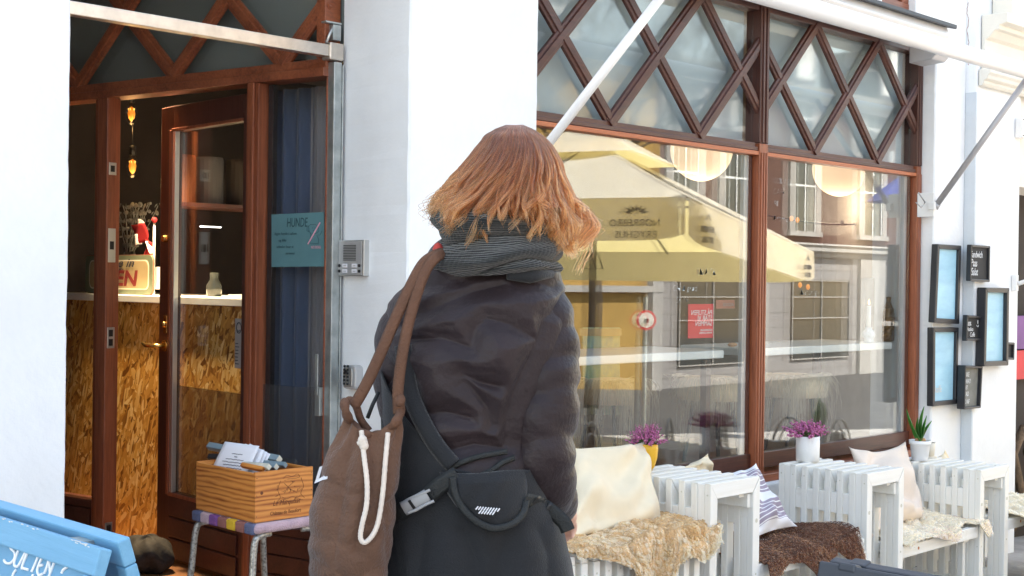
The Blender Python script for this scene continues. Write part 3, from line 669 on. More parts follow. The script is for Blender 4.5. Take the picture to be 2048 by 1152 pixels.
# open sign
sc_ = onX(238, 556, 3.26); OS = empty('open_sign', (3.26, sc_[1], 1.262), 'green edged cream metal sign reading come in we are open on the counter', 'sign')
def rrect(y0, y1, z0, z1, r, x, n=6):
    out = []
    for cy, cz, a0 in ((y1-r, z1-r, 0), (y0+r, z1-r, 90), (y0+r, z0+r, 180), (y1-r, z0+r, 270)):
        for k in range(n+1):
            a = R(a0+90*k/n); out.append((x, cy+r*math.cos(a), cz+r*math.sin(a)))
    return out
ya, yb = onX(304, 556, 3.26)[1], onX(170, 556, 3.26)[1]; zb_, zt_ = 1.265, onX(238, 511, 3.26)[2]
MB().prism(rrect(ya, yb, zb_, zt_, .03, 3.262), (.006, 0, 0)).build('plate', 'sign_green', OS)
MB().prism(rrect(ya-.003, yb+.003, zb_-.003, zt_+.003, .032, 3.265), (.007, 0, 0)).build('rim', 'rust', OS)
MB().prism(rrect(ya+.04, yb-.05, zb_+.028, zt_-.028, .03, 3.2605), (.0014, 0, 0)).build('field', 'sign_cream', OS)
MB().prism(rrect(ya+.032, yb-.042, zb_+.022, zt_-.022, .034, 3.2612), (.0006, 0, 0)).build('field_edge', 'pot_beige', OS)
hh_ = zt_-zb_
xd_ = (0, -1, 0)
text('lettering', 'Come in', .062, 'ink', OS, (3.259, yb-.11, zb_+hh_*.70), xd_, (0, 0, 1), 1.75, .4)
text('lettering', "WE'RE", .034, 'ink', OS, (3.259, (ya+yb)/2+.06, zb_+hh_*.53), xd_, (0, 0, 1), 1.3)
text('lettering', 'OPEN', .105, 'sign_red', OS, (3.258, yb-.085, zb_+hh_*.22), xd_, (0, 0, 1), 1.60, .15, off=.003)
# vase of eucalyptus
vp = onX(257, 500, 3.42); VS = empty('eucalyptus_vase', (3.42, vp[1], 1.262), 'glass vase of dried grey eucalyptus behind the open sign', 'vase')
MB().lathe([(.001, .0), (.05, .0), (.055, .02), (.055, .16), (.045, .20)], (3.42, vp[1], 1.263), 20).build('vase', 'pane_far', VS, smooth=True)
b = MB()
for k in range(15):
    p = np.array([3.42, vp[1], 1.42]); dirn = np.array([rnd.uniform(-.25, .25), rnd.uniform(-.75, .6), 1.]); pts = [p]
    for j in range(7):
        dirn = dirn+np.array([rnd.uniform(-.12, .12), rnd.uniform(-.15, .15), -.03]); p = p+dirn*.048; pts.append(p)
        for s in (-1, 1):
            q = p+np.array([rnd.uniform(-.01, .01), s*.018, 0]); r_ = rnd.uniform(.007, .014)
            nrm = Vector((rnd.uniform(-1, -.3), rnd.uniform(-.5, .5), rnd.uniform(-.4, .4))).normalized(); u = nrm.orthogonal().normalized(); v = nrm.cross(u)
            ring = [tuple(Vector(q)+(u*math.cos(t)+v*math.sin(t))*r_) for t in np.linspace(0, 2*math.pi, 9)[:-1]]
            b.add(ring+[tuple(Vector(q)+nrm*.004)], [(i, (i+1) % 8, 8) for i in range(8)])
    b.tube(pts, .002, 4)
b.build('leaves', 'eucalyptus', VS, kind='stuff')
# two flags on a pole
fp = onX(308, 500, 3.32); FL = empty('table_flag', (3.32, fp[1], 1.262), 'small red flags with white crosses hanging from a white pole', 'flag')
MB().tube([(3.32, fp[1], 1.262), (3.32, fp[1], onX(308, 446, 3.32)[2])], .006, 8).build('pole', 'white_far', FL, smooth=True)
MB().ball((3.32, fp[1], onX(308, 440, 3.32)[2]), .014).build('finial', 'flag_red', FL, smooth=True)
def flag(px, m='flag_red', nm='flag_cloth', x=3.33):
    P = [onX(*q, x) for q in px]; b = MB(); n = 8; G_ = np.zeros((n, n, 3))
    for i in range(n):
        for j in range(n):
            s, t = i/(n-1), j/(n-1); p = (1-s)*((1-t)*P[0]+t*P[1])+s*((1-t)*P[3]+t*P[2]); p = p+np.array([.012*math.sin(6*t+3*s), 0, 0]); G_[i, j] = p
    b.grid(G_); return b.build(nm, m, FL, smooth=True, solid=.001)
flag([(262, 450), (290, 446), (294, 480), (270, 492)]); flag([(268, 470), (276, 468), (281, 488), (273, 490)], 'flag_white', 'cross_band', 3.322)
flag([(290, 478), (304, 484), (307, 512), (286, 512)]); flag([(291, 486), (296, 482), (306, 506), (302, 508)], 'flag_white', 'cross_band', 3.322)
flag([(274, 440), (282, 438), (286, 449), (280, 452)], 'flag_white', 'flag_tip', 3.334)
# small card and glass on the counter
cp = onX(312, 560, 3.36); MB_ = MB().box((3.36, cp[1]-.05, 1.29), (3.365, cp[1]+.03, 1.40)).build('price_card', 'paper'); tag(MB_, 'small white price card standing behind the open sign', 'card')
jp = onX(428, 590, 3.4)
tag(MB().lathe([(.001, 0), (.035, 0), (.038, .05), (.02, .08), (.022, .11), (.001, .112)], (3.4, jp[1], 1.263), 16).build('glass_jar', 'pane_far', smooth=True), 'small shiny jar standing on the white counter behind the door', 'jar')
# coffee tins on wall shelf, seen through the door
st0 = onD(398, 350, 6.6)
SH = empty('wall_shelf', (st0[0], st0[1], st0[2]-.15), 'dark wall shelf holding tins behind the counter', 'shelf')
MB().box((st0[0]-.13, st0[1]-.1, st0[2]-.165), (st0[0]+.5, st0[1]+.15, st0[2]-.145)).build('board', 'mahogany_dark', SH)
MB().box((st0[0]-.02, st0[1]-.05, st0[2]-.262), (st0[0]+.10, st0[1]-.046, st0[2]-.256)).build('light_strip', 'tube_light', SH)
for k, (dx, m_, lb) in enumerate(((-.10, 'dull_rust', 'orange tin on the dark wall shelf'), (.06, 'dull_grey', 'pale grey tin beside the orange tin on the shelf'), (.24, 'interior_dark', 'brown box at the end of the wall shelf'))):
    tag(MB().lathe([(.001, 0), (.07, 0), (.07, .22), (.066, .235), (.001, .235)], (st0[0]+dx, st0[1], st0[2]-.144), 20).build('coffee_tin', m_, smooth=False), lb, 'tin')
# filament bulbs
for k, (x, y) in enumerate(((263, 225), (265, 330))):
    p = onD(x, y, 6.6)
    FB = empty('filament_bulb', p, ('upper', 'lower')[k]+' glowing amber filament bulb hanging inside the open door', 'bulb', 'filament bulbs inside the door')
    MB().lathe([(.001, -.062), (.012, -.06), (.026, -.042), (.031, -.01), (.028, .012), (.016, .04), (.012, .05)], p, 18).build('glass_bulb', 'door_glass', FB, smooth=True)
    b = MB()
    for j in range(5): b.tube([p+np.array([math.cos(j*1.26)*.006, math.sin(j*1.26)*.006, -.035]), p+np.array([math.cos(j*1.26)*.016, math.sin(j*1.26)*.016, .02])], .0022, 5)
    b.build('filament', 'filament', FB)
    MB().lathe([(.001, -.045), (.014, -.03), (.019, -.005), (.012, .022), (.001, .03)], p, 14).build('glow', 'bulb_glow', FB, smooth=True)
    MB().lathe([(.001, .05), (.015, .05), (.016, .095), (.001, .10)], p, 14).build('socket', 'rubber_black', FB, smooth=True)
    MB().tube([p+np.array([0, 0, .1]), np.array([p[0]+.004*k, p[1]+.01*k, 2.95])], .003, 6).build('cord', 'rubber_black', FB)
    pl = bpy.data.lights.new('bulb_light', 'POINT'); pl.energy = .2; pl.color = (1, .55, .2); pl.shadow_soft_size = .03
    po = bpy.data.objects.new('bulb_light', pl); put(po, FB); po.location = (0, 0, -.085)
# warm counter spot (lit shop lamp above the counter front)
SP = empty('ceiling_spot', (3.10, 5.45, 2.93), 'black ceiling spotlight warming the chipboard counter', 'lamp')
MB().tube([(3.10, 5.45, 2.95), (3.10, 5.45, 2.72)], [.04, .035], 18).build('can', 'rubber_black', SP, smooth=False)
sp = bpy.data.lights.new('spot_light', 'SPOT'); sp.energy = 175; sp.color = (1, .72, .40); sp.spot_size = R(60); sp.spot_blend = .8; sp.shadow_soft_size = .02
spo = bpy.data.objects.new('spot_light', sp); put(spo, SP); spo.location = (.0, 0, -.23)
spo.rotation_euler = (Vector((3.10, 5.45, 2.70))-Vector((3.17, 5.35, .3))).to_track_quat('Z', 'Y').to_euler()
# curtain behind the side window
CU = empty('curtain', MDOOR @ Vector((0, .15, 2.1)), 'dark blue gathered curtain hanging behind the narrow side window', 'curtain')
def cur(u0, u1, off, m, nm, amp, fr_):
    n = 90; k = 10; G_ = np.zeros((k, n, 3))
    for i in range(k):
        for j in range(n):
            t = j/(n-1); z = .95 + (2.12-.95)*i/(k-1)+ (-.75*(1-i/(k-1)) if nm == 'cloth' else 0); uu = u0+(u1-u0)*t
            yv = off+amp*math.sin(t*fr_*2*math.pi+.5*math.sin(3*t+i*.12))+.0015*math.sin(t*31+i*.3)
            G_[i, j] = MDOOR @ Vector((-uu, yv, z))
    MB().grid(G_).build(nm, m, CU, smooth=True, solid=.0015)
cur(.365, .085, .098, 'curtain_blue', 'cloth', .015, 3.6); cur(.10, .0, .094, 'curtain_grey', 'cloth', .008, 1.6)
# HUNDE sign
HS = empty('dog_sign', MDOOR @ Vector((.08, .008, 1.5)), 'teal handwritten HUNDE sign with crossed out dog behind the side glass', 'sign')
def S(px, py, off=0): return onDoor(px, py, off)
q = [S(543, 429, .0085), S(648, 424, .0085), S(648.5, 533, .0085), S(543, 534, .0085)]
MB().prism(q, tuple(dn*.001)).build('sheet', 'teal_paper', HS)
def dtext(s, px, py, hpx, m, sx=1, shear=0, nm='lettering', off=.0065):
    p = S(px, py, off); k = np.linalg.norm(S(px, py-hpx, off)-p); return text(nm, s, k*1.38, m, HS, p, -dr, (0, 0, 1), sx, shear, ext=.0002)
dtext('HUNDE', 573, 454, 19, 'teal_ink', .62, .1)
for s_, x_, y_ in (('Ingen hunde i cafeen', 549, 470), ('og ikke', 557, 483), ('udenfor hvor vi', 553, 496), ('serverer', 571, 509)): dtext(s_, x_, y_, 5.5, 'teal_ink', .95, .1)
dtext('NO DOGS', 622, 497, 5.5, 'pink_chalk', .75)
def stroke(pts, m, r, nm='pen_line', closed=False): return MB().tube([S(x, y, .0065) for x, y in pts], r, 5, closed=closed).build(nm, m, HS)
stroke([(616, 488), (640, 445)], 'pink_chalk', .0032, 'strike_line')
stroke([(617, 452), (621, 449), (632, 449), (637, 456), (637, 463), (632, 467), (622, 468), (618, 462)], 'teal_ink', .0008, closed=True)
stroke([(617, 452), (614, 455), (614, 462), (617, 464), (618, 457)], 'teal_ink', .0008)
stroke([(622, 468), (620, 480), (620, 487), (637, 487), (637, 478), (633, 470), (640, 470), (644, 462)], 'teal_ink', .0008)
for x_, y_ in ((624, 456), (629, 456), (626, 461)): stroke([(x_, y_), (x_+1.5, y_)], 'teal_ink', .001)

# window counters inside
for i, (x0, x1) in enumerate(((3.98, 5.42), (5.68, 7.10))):
    t = empty('window_counter', ((x0+x1)/2, 4.1, .09), 'white bar shelf along the '+('pane nearest the entrance pier' if i == 0 else 'pane nearest the picture frames'), 'shelf', 'white bar shelves inside the windows')
    MB().box((x0, 3.885, .982), (x1, 4.36, 1.022)).build('top', 'counter_white', t, bevel=.006)
    for xx in (x0+.15, x1-.15): MB().box((xx-.02, 4.28, .09), (xx+.02, 4.32, .982)).build('leg', 'mahogany_dark_z', t)
# globe lamps
for i, (x, y) in enumerate(((1403, 300), (1680, 338))):
    p = onD(x, y, 8.7)
    t = empty('globe_lamp', p, 'round paper globe lamp hanging behind the '+('left' if i == 0 else 'right')+' pane of the cafe window', 'lamp', 'paper globe lamps')
    MB().ball(p, .205 if i == 0 else .18, 40).build('shade', 'lamp_paper', t, smooth=True)
    gl_ = bpy.data.lights.new('globe_light', 'POINT'); gl_.energy = 2.2; gl_.color = (1, .80, .58); gl_.shadow_soft_size = .2; glo = bpy.data.objects.new('globe_light', gl_); put(glo, t); glo.location = (0, 0, -.24)
    MB().tube([p+np.array([0, 0, .19]), np.array([p[0]+.002, p[1], 2.95])], .004, 6).build('cord', 'rubber_black', t)
    MB().lathe([(.001, .2), (.03, .2), (.03, .24), (.001, .25)], p, 12).build('cap', 'rubber_black', t)
# stools with long wool skins
for i, (x, y) in enumerate(((1215, 790), (1425, 815), (1585, 775))):
    p = onD(x, y, 7.3+.3*i); gz = .09
    t = empty('bar_stool', (p[0], p[1], gz), ('bar stool with shaggy fleece inside the window, nearest the walking woman', 'bar stool with shaggy fleece behind the yellow flowerpot', 'bar stool with shaggy fleece behind the white heather pot')[i], 'stool', 'fleece covered stools inside')
    MB().lathe([(.001, .66), (.17, .66), (.175, .68), (.17, .70), (.001, .70)], (p[0], p[1], gz), 24).build('seat', 'mahogany_dark', t)
    for a in range(4):
        a = a*math.pi/2+.4; MB().tube([(p[0]+.1*math.cos(a), p[1]+.1*math.sin(a), gz+.66), (p[0]+.2*math.cos(a), p[1]+.2*math.sin(a), gz)], .012, 8).build('leg', 'dark_metal', t, smooth=True)
    MB().tube([(p[0]+.17*math.cos(a), p[1]+.17*math.sin(a), gz+.22) for a in np.linspace(0, 2*math.pi, 25)[:-1]], .008, 6, closed=True).build('foot_ring', 'dark_metal', t, smooth=True)
    fl = empty('fleece', (p[0], p[1], gz+.71), ('pale shaggy fleece on the stool nearest the woman', 'greenish shaggy fleece draped behind the yellow flowerpot', 'greenish shaggy fleece draped behind the white heather pot')[i], 'fleece', 'long haired fleeces inside')
    MB().lathe([(.001, .735), (.12, .73), (.19, .715), (.21, .68), (.205, .60), (.200, .60), (.18, .702), (.001, .708)], (p[0], p[1], gz), 24).build('hide', 'linen_cream', fl, smooth=True)
    n = 420; a = 4.0+rng.normal(0, .7, n); lc = rng.uniform(.04, .40, 40); ln = lc[(a*40/6.284).astype(int) % 40]*rng.uniform(.6, 1.1, n); pts = np.zeros((n, 6, 3)); r0 = np.sqrt(rng.uniform(0, 1, n))*.2
    cl = np.round(a*4)/4+rng.normal(0, .10, n)
    for k in range(6):
        s = k/5; rr = np.maximum(r0, .14)+.07*math.sin(min(1, s*2)*1.57)+.02*np.sin(s*5+cl*3); pts[:, k, 0] = p[0]+rr*np.cos(a)+.02*np.sin(cl*7+s*4); pts[:, k, 1] = p[1]+rr*np.sin(a); pts[:, k, 2] = gz+.73+.03*np.sin(s*3)-ln*s**1.5
    strands('wool', pts, np.linspace(.0016, .0006, 6), 'wool_long', fl)
# candle, holder, bottle
cp = onY(1737, 690, 3.95)
t = empty('candle_holder', (cp[0], 3.95, 1.022), 'patterned porcelain candle holder on the white window shelf', 'candle holder')
MB().lathe([(.001, 0), (.028, 0), (.030, .012), (.026, .022), (.036, .035), (.038, .052), (.030, .068), (.018, .078), (.022, .088), (.016, .088), (.014, .07), (.001, .07)], (cp[0], 3.95, 1.0225), 24).build('body', 'porcelain', t, smooth=True)
t = empty('candle', (cp[0], 3.95, 1.095), 'tall white candle burning in the porcelain holder', 'candle')
ct = onY(1737, 612, 3.95)[2]
MB().lathe([(.001, 1.094), (.0125, 1.094), (.0118, ct), (.004, ct+.001), (.001, ct-.002)], (cp[0], 3.95, 0), 18).build('stick', 'candle_wax', t, smooth=True)
MB().tube([(cp[0], 3.95, ct), (cp[0], 3.95, ct+.01)], .001, 5).build('wick', 'rubber_black', t)
MB().lathe([(.0005, ct+.006), (.005, ct+.014), (.0045, ct+.022), (.0008, ct+.04)], (cp[0], 3.95, 0), 12).build('flame', 'flame', t, smooth=True)
bp_ = onY(1776, 688, 3.97)
t = empty('fairy_light_bottle', (bp_[0], 3.97, 1.022), 'amber bottle wrapped in tangled wire beside the candle', 'bottle')
zt = onY(1776, 592, 3.97)[2]
MB().lathe([(.001, 0), (.033, 0), (.036, .02), (.036, .16), (.025, .20), (.014, .235), (.013, zt-1.05), (.016, zt-1.03), (.001, zt-1.025)], (bp_[0], 3.97, 1.0225), 22).build('glass_body', 'bottle_amber', t, smooth=True)
for k in range(4):
    MB().tube([(bp_[0]+(.038-.012*max(0, s-.6)*2.2)*math.cos(14*s+k*1.7), 3.97+(.038-.012*max(0, s-.6)*2.2)*math.sin(14*s+k*1.7), 1.03+.21*s+.01*math.sin(9*s+k)) for s in np.linspace(0, 1, 60)], .0016, 4).build('wire', 'brass', t)
tag(MB().box((bp_[0]-.09, 4.08, 1.023), (bp_[0]+.10, 4.10, 1.40)).box((bp_[0]-.075, 4.078, 1.05), (bp_[0]+.085, 4.0795, 1.38)).build('tall_menu_frame', 'interior_ceiling'), 'pale framed board leaning behind the candle and bottle', 'frame')
tag(MB().ball((onY(1465, 686, 4.05)[0], 4.05, 1.035), .014, 10, (3, 1, .8)).build('bread_crust', 'bulb_skin', smooth=True), 'small brown crust left on the white window shelf', 'food')
# red poster inside glass, seen from behind
rp = empty('red_poster', (onY(1402, 640, 3.84)[0], 3.84, 1.3), 'red poster with reversed white lettering taped inside the glass', 'poster')
x0, x1 = onY(1374, 640, 3.835)[0], onY(1424, 640, 3.835)[0]; z0, z1 = onY(1400, 676, 3.835)[2], onY(1400, 608, 3.835)[2]
MB().box((x0, 3.828, z0), (x1, 3.830, z1)).build('sheet', 'poster_red', rp)
for s_, zf, sz in (('PÅ STUFEN', .68, .034), ('STÅR VI', .52, .034), ('SAMMEN', .36, .034), ('ENTREPRENØR', .2, .014), ('WWW.SAMMEN', .12, .014)):
    text('lettering', s_, sz, 'flag_white', rp, (x1-.01, 3.8265, z0+(z1-z0)*zf), (-1, 0, 0), (0, 0, 1), 1.0, ext=.0003)
t = empty('glass_sticker', (onY(1452, 610, 3.84)[0], 3.84, 1.4), 'small brown translucent sticker above the red poster', 'sticker')
xx0, xx1 = onY(1431, 608, 3.83)[0], onY(1468, 608, 3.83)[0]; zz0, zz1 = onY(1450, 617, 3.83)[2], onY(1450, 600, 3.83)[2]
MB().box((xx0, 3.826, zz0), (xx1, 3.8275, zz1)).build('film', 'rust', t)
text('lettering', 'AGOGE', .022, 'render_far', t, (xx1-.01, 3.8245, zz0+.012), (-1, 0, 0), (0, 0, 1), 1.2, ext=.0003)
# faint chalk notes on the panes
t = empty('chalk_writing', (5.0, YW, 1.6), 'faint chalk words written on the window glass', 'writing')
for s_, x, y, sz in (('SNACK', 1392, 550, .05), ('CHIA grød', 1345, 582, .042), ('SKYR', 1352, 606, .042), ('100% ARA', 1543, 366, .045), ('CAFÉ', 1546, 388, .045), ('og', 1548, 408, .04), ('Aroma', 1545, 442, .05), ('Naturligvis', 1600, 590, .05)):
    p = onY(x, y, YW+.0035); text('lettering', s_, sz, 'chalk_faint', t, p, (1, 0, 0), (0, 0, 1), 1.0, .15, ext=.0001, off=-.0022)
# string of bulbs inside
pa, pb = onD(1530, 430, 8.2), onD(1800, 442, 9.0)
t = empty('string_light', pa, 'dark cable with small warm bulbs strung inside the right window', 'string light')
pts = [pa+(pb-pa)*s-np.array([0, 0, .04*math.sin(math.pi*s)]) for s in np.linspace(0, 1, 14)]
MB().tube(pts, .006, 6).build('cable', 'rubber_black', t, smooth=True)
for x, y in ((1583, 437), (1595, 440), (1684, 446), (1753, 452), (1600, 570), (1616, 574)): MB().ball(onD(x, y, 8.3), .013, 10, (1, 1, 1.4)).build('bulb', 'bulb_glow' if x != 1684 else 'render_far', t, smooth=True)
# wall map inside
t = empty('wall_map', onD(1205, 700, 7.4), 'pale blue and green map poster inside beside the woman', 'poster')
q = [onD(1166, 655, 7.2), onD(1240, 655, 7.6), onD(1240, 830, 7.6), onD(1166, 830, 7.2)]
MB().prism(q, (0, .01, 0)).build('sheet', 'map_blue', t)
q = [onD(1160, 657, 7.17), onD(1243, 657, 7.57), onD(1243, 672, 7.57), onD(1160, 672, 7.17)]; MB().prism(q, (0, .01, 0)).build('header', 'sign_cream', t)
# ================================================================== STREET SIDE, ON THE FACADE
def picture(px, Y_, th, fw_, m_in, label, nm='picture_frame', group=None, mframe='black_frame', fd=None):
    """px = TL,TR,BR,BL pixel corners of the face on plane Y_ """
    P = [Vector(onY(x, y, Y_)) for x, y in px]; c = sum(P, Vector())/4
    t = empty(nm, c, label, 'picture frame' if nm == 'picture_frame' else 'sign', group)
    I = []
    for k in range(4):
        a = (P[(k+1) % 4]-P[k]).normalized(); b_ = (P[k-1]-P[k]).normalized(); I.append(P[k]+(a+b_)*fw_)
    for k in range(4):
        j = (k+1) % 4; MB().prism([P[k], P[j], I[j], I[k]], (0, th, 0)).build('frame_side', mframe, t, bevel=.0035)
    dd = fd or th*.45
    MB().prism([p+Vector((0, dd, 0)) for p in I], (0, .003, 0)).build('picture', m_in, t)
    return t, I, dd
YP = 3.632
t, I, _ = picture([(1876, 488), (1923, 491), (1919, 648), (1869, 645)], 3.655, .04, .027, 'blue_print', 'black framed pale blue picture, the upper one beside the window', group='black frames on the pillar')
t, I, _ = picture([(1867, 655), (1918, 655), (1915, 808), (1866, 813)], 3.655, .04, .027, 'blue_print', 'black framed pale blue picture with white scribbles, directly below another one', group='black frames on the pillar')
text('lettering', 'kaffe', .06, 'white_far', t, I[3]+Vector((.015, .012, .05)), (1, 0, 0), (0, 0, 1), .75, .2, ext=.0003)
t, I, _ = picture([(1972, 575), (2019, 576), (2017, 731), (1968, 733)], 3.575, .055, .030, 'blue_print', 'largest black framed pale blue picture, nearest the far corner', group='black frames on the pillar')
def chalked(px, rows, label, szk=1., sx=1., th=.03, m_in='black_board', mframe='black_frame'):
    t, I, dd = picture(px, 3.60, th, .014, m_in, label, 'menu_board', 'small chalk menu boards', mframe)
    z1 = (I[0].z+I[1].z)/2; z0 = (I[2].z+I[3].z)/2; w_ = I[1].x-I[0].x
    for s_, f, h, ox in rows: text('lettering', s_, h*(z1-z0), 'chalk', t, (I[3].x+w_*ox, 3.60+dd-.0015, z0+(z1-z0)*f), (1, 0, 0), (0, 0, 1), sx, .15, ext=.0003)
    return t, I, dd
chalked([(1943, 489), (1981, 492), (1980, 564), (1941, 562)], [('Sandwich', .68, .30, .04), ('Paas', .40, .34, .06), ('Salat', .12, .34, .08)], 'small black chalk board listing sandwich and salat, topmost of the small ones', sx=.72)
t, I, dd = chalked([(1935, 630), (1966, 632), (1965, 681), (1933, 682)], [('100%', .62, .28, .06), ('Arabica', .36, .27, .10), ('Coffe', .08, .32, .30)], 'small black chalk board reading 100% Arabica coffee beside the largest frame', sx=.75)
MB().tube([(I[1].x-.03+.012*math.cos(a), 3.60+dd-.002, I[1].z-.04+.012*math.sin(a)) for a in np.linspace(math.pi, 2*math.pi, 9)], .0016, 5).tube([(I[1].x-.03, 3.60+dd-.002, I[1].z-.032), (I[1].x-.03, 3.60+dd-.002, I[1].z-.012)], .003, 5).build('cup_drawing', 'chalk', t)
chalked([(2011, 684), (2030, 685), (2029, 720), (2010, 719)], [('Mad to', .66, .2, .1), ('take', .40, .2, .1), ('it', .12, .2, .2)], 'tiny black chalk board partly hidden behind the largest frame', sx=.6)
chalked([(1931, 731), (1966, 732), (1962, 816), (1929, 819)], [('TAKE', .78, .17, .08), ('AWAY', .60, .17, .10), ('ET', .45, .14, .2), ('MAD', .27, .17, .1), ('UD AF', .07, .17, .05)], 'grey chalk board in a deep frame reading take away, lowest on the wall', sx=.72, th=.05, m_in='grey_board')
# small white boxes on the pilaster
t = empty('wall_box', onY(2043, 257, 3.6), 'small white junction box high on the far pilaster', 'box')
a_, b_ = onY(2040, 275, 3.6), onY(2060, 240, 3.6); MB().box((a_[0], 3.585, a_[2]), (b_[0], 3.633, b_[2])).build('case', 'white_enamel', t, bevel=.004)
for zz in (a_[2]+.012, b_[2]-.012): MB().tube([(a_[0]+.012, 3.586, zz), (a_[0]+.012, 3.582, zz)], .004, 8).build('screw', 'dark_metal', t)
t = empty('wall_bracket', onY(2032, 568, 3.6), 'white awning bracket with bolt low on the far pilaster edge', 'bracket')
a_, b_ = onY(2033, 582, 3.6), onY(2037, 550, 3.6); MB().box((a_[0], 3.60, a_[2]), (a_[0]+.03, 3.633, b_[2])).build('plate', 'white_enamel', t, bevel=.003)
MB().tube([(a_[0]+.02, 3.60, (a_[2]+b_[2])/2-.005), (a_[0]+.14, 3.45, (a_[2]+b_[2])/2+.06)], .014, 10).build('arm', 'white_enamel', t, smooth=True)

# intercom on the reveal (plane X = 3.177, facing -X)
def RV(x, y, X_=3.177): return onX(x, y, X_)
a_, b_ = RV(687, 552), RV(739, 480)
IC = empty('intercom', RV(715, 552), 'silver door intercom with speaker slots and four name buttons on the pier side', 'intercom')
y0, y1, z0, z1 = b_[1], a_[1], a_[2], b_[2]
MB().box((3.150, y0, z0), (3.177, y1, z1)).build('case', 'aluminium', IC, bevel=.003)
MB().box((3.1482, y0+.012, z0+.004), (3.150, y1-.004, z1-.004)).build('face_plate', 'alu_matte', IC, bevel=.001)
for k in range(10): MB().box((3.1468, y0+.045, z1-.022-k*.0062), (3.1486, y1-.035, z1-.0195-k*.0062)).build('speaker_slot', 'rubber_black', IC)
for i in range(2):
    for j in range(2):
        yy = y1-.030-(.058 if j else 0)-.0; zz = z0+.012+i*.021
        MB().box((3.1462, yy-.030, zz), (3.1484, yy, zz+.014)).build('name_plate', 'paper', IC, bevel=.001, seg=1)
        MB().box((3.1458, yy-.024, zz+.005), (3.1463, yy-.008, zz+.008)).build('name_line', 'alu_matte', IC)
    for yy in (y1-.012, y0+.022): MB().tube([(3.150, yy, z0+.019+i*.021), (3.144, yy, z0+.019+i*.021)], .0062, 12).build('call_button', 'dark_metal', IC, bevel=.001)
KS = empty('key_safe', RV(716, 778), 'small grey combination key safe with push buttons below the intercom', 'key safe')
a_, b_ = RV(701, 776), RV(727, 731); y0, y1, z0, z1 = b_[1], a_[1], a_[2], b_[2]
def rr2(y0, y1, z0, z1, r, x): return rrect(y0, y1, z0, z1, r, x, 5)
MB().prism(rr2(y0, y1, z0, z1, .016, 3.138), (.040, 0, 0)).build('body', 'alu_matte', KS, bevel=.006)
MB().prism(rr2(y0+.018, y1-.006, z0+.01, z1-.01, .010, 3.134), (.005, 0, 0)).build('button_panel', 'aluminium', KS, bevel=.001)
for i in range(6):
    for j in range(2): MB().tube([(3.136, y1-.018-.020*j, z0+.020+i*.0135), (3.129, y1-.018-.020*j, z0+.020+i*.0135)], .0045, 10).build('push_button', 'dark_metal', KS, bevel=.001, seg=1)
MB().box((3.128, y1-.034, z1-.032), (3.135, y1-.02, z1-.018)).build('latch', 'rubber_black', KS, bevel=.002)

# ---- awning
A = empty('folded_awning', (5.5, 3.4, 2.6), 'white folding awning with tube front bar and slanting arms above the shop window', 'awning')
MB().tube([(3.0, 3.13, 2.555), (9.2, 3.13, 2.54)], .040, 28).build('front_bar', 'white_enamel', A, smooth=True)
MB().tube([(3.0, 3.12, 2.588), (9.2, 3.12, 2.573)], .010, 10).build('bar_groove', 'white_enamel', A, smooth=True)
def arm(p, q, mt='white_enamel', r=.019):
    MB().tube([p, q], r, 20).build('arm', mt, A, smooth=True)
    MB().tube([Vector(p)+(Vector(q)-Vector(p))*.01, Vector(p)-(Vector(q)-Vector(p)).normalized()*.02], r*1.25, 16).build('arm_joint', 'grey_enamel', A, smooth=True)
arm((7.19, 3.665, 1.83), (7.23, 3.15, 2.53), 'grey_enamel', .017)
arm(tuple(onY(1060, 335, 3.63)), (4.045, 3.15, 2.53))
MB().box((7.165, 3.67, 1.76), (7.19, 3.775, 1.90)).box((7.15, 3.66, 1.80), (7.21, 3.70, 1.845)).build('arm_bracket', 'white_enamel', A, bevel=.003)
MB().tube([onY(1837, 385, 3.66), onY(1850, 405, 3.66), onY(1843, 415, 3.66), onY(1832, 405, 3.66)], .004, 6).build('cable', 'grey_enamel', A, smooth=True)
MB().prism([(3.6, 3.695, 2.735), (3.6, 3.54, 2.74), (3.6, 3.51, 2.77), (3.6, 3.53, 2.82), (3.6, 3.695, 2.86)], (3.42, 0, 0)).build('cassette', 'white_enamel', A, bevel=.006)
MB().prism([(3.6, 3.49, 2.808), (3.6, 3.482, 2.812), (3.6, 3.482, 2.83), (3.6, 3.70, 2.885), (3.6, 3.70, 2.87)], (3.44, 0, 0)).build('cassette_cover', 'grey_sign_metal', A)
MB().prism([(6.90, 3.70, 2.62), (6.90, 3.56, 2.63), (6.90, 3.53, 2.66), (6.90, 3.54, 2.72), (6.90, 3.70, 2.735)], (.16, 0, 0)).build('end_bracket', 'grey_enamel', A, bevel=.008)
for xx in (5.42, 6.3): MB().box((xx, 3.775, 2.80), (xx+.012, 3.79, 2.83)).build('hook', 'aluminium', A)

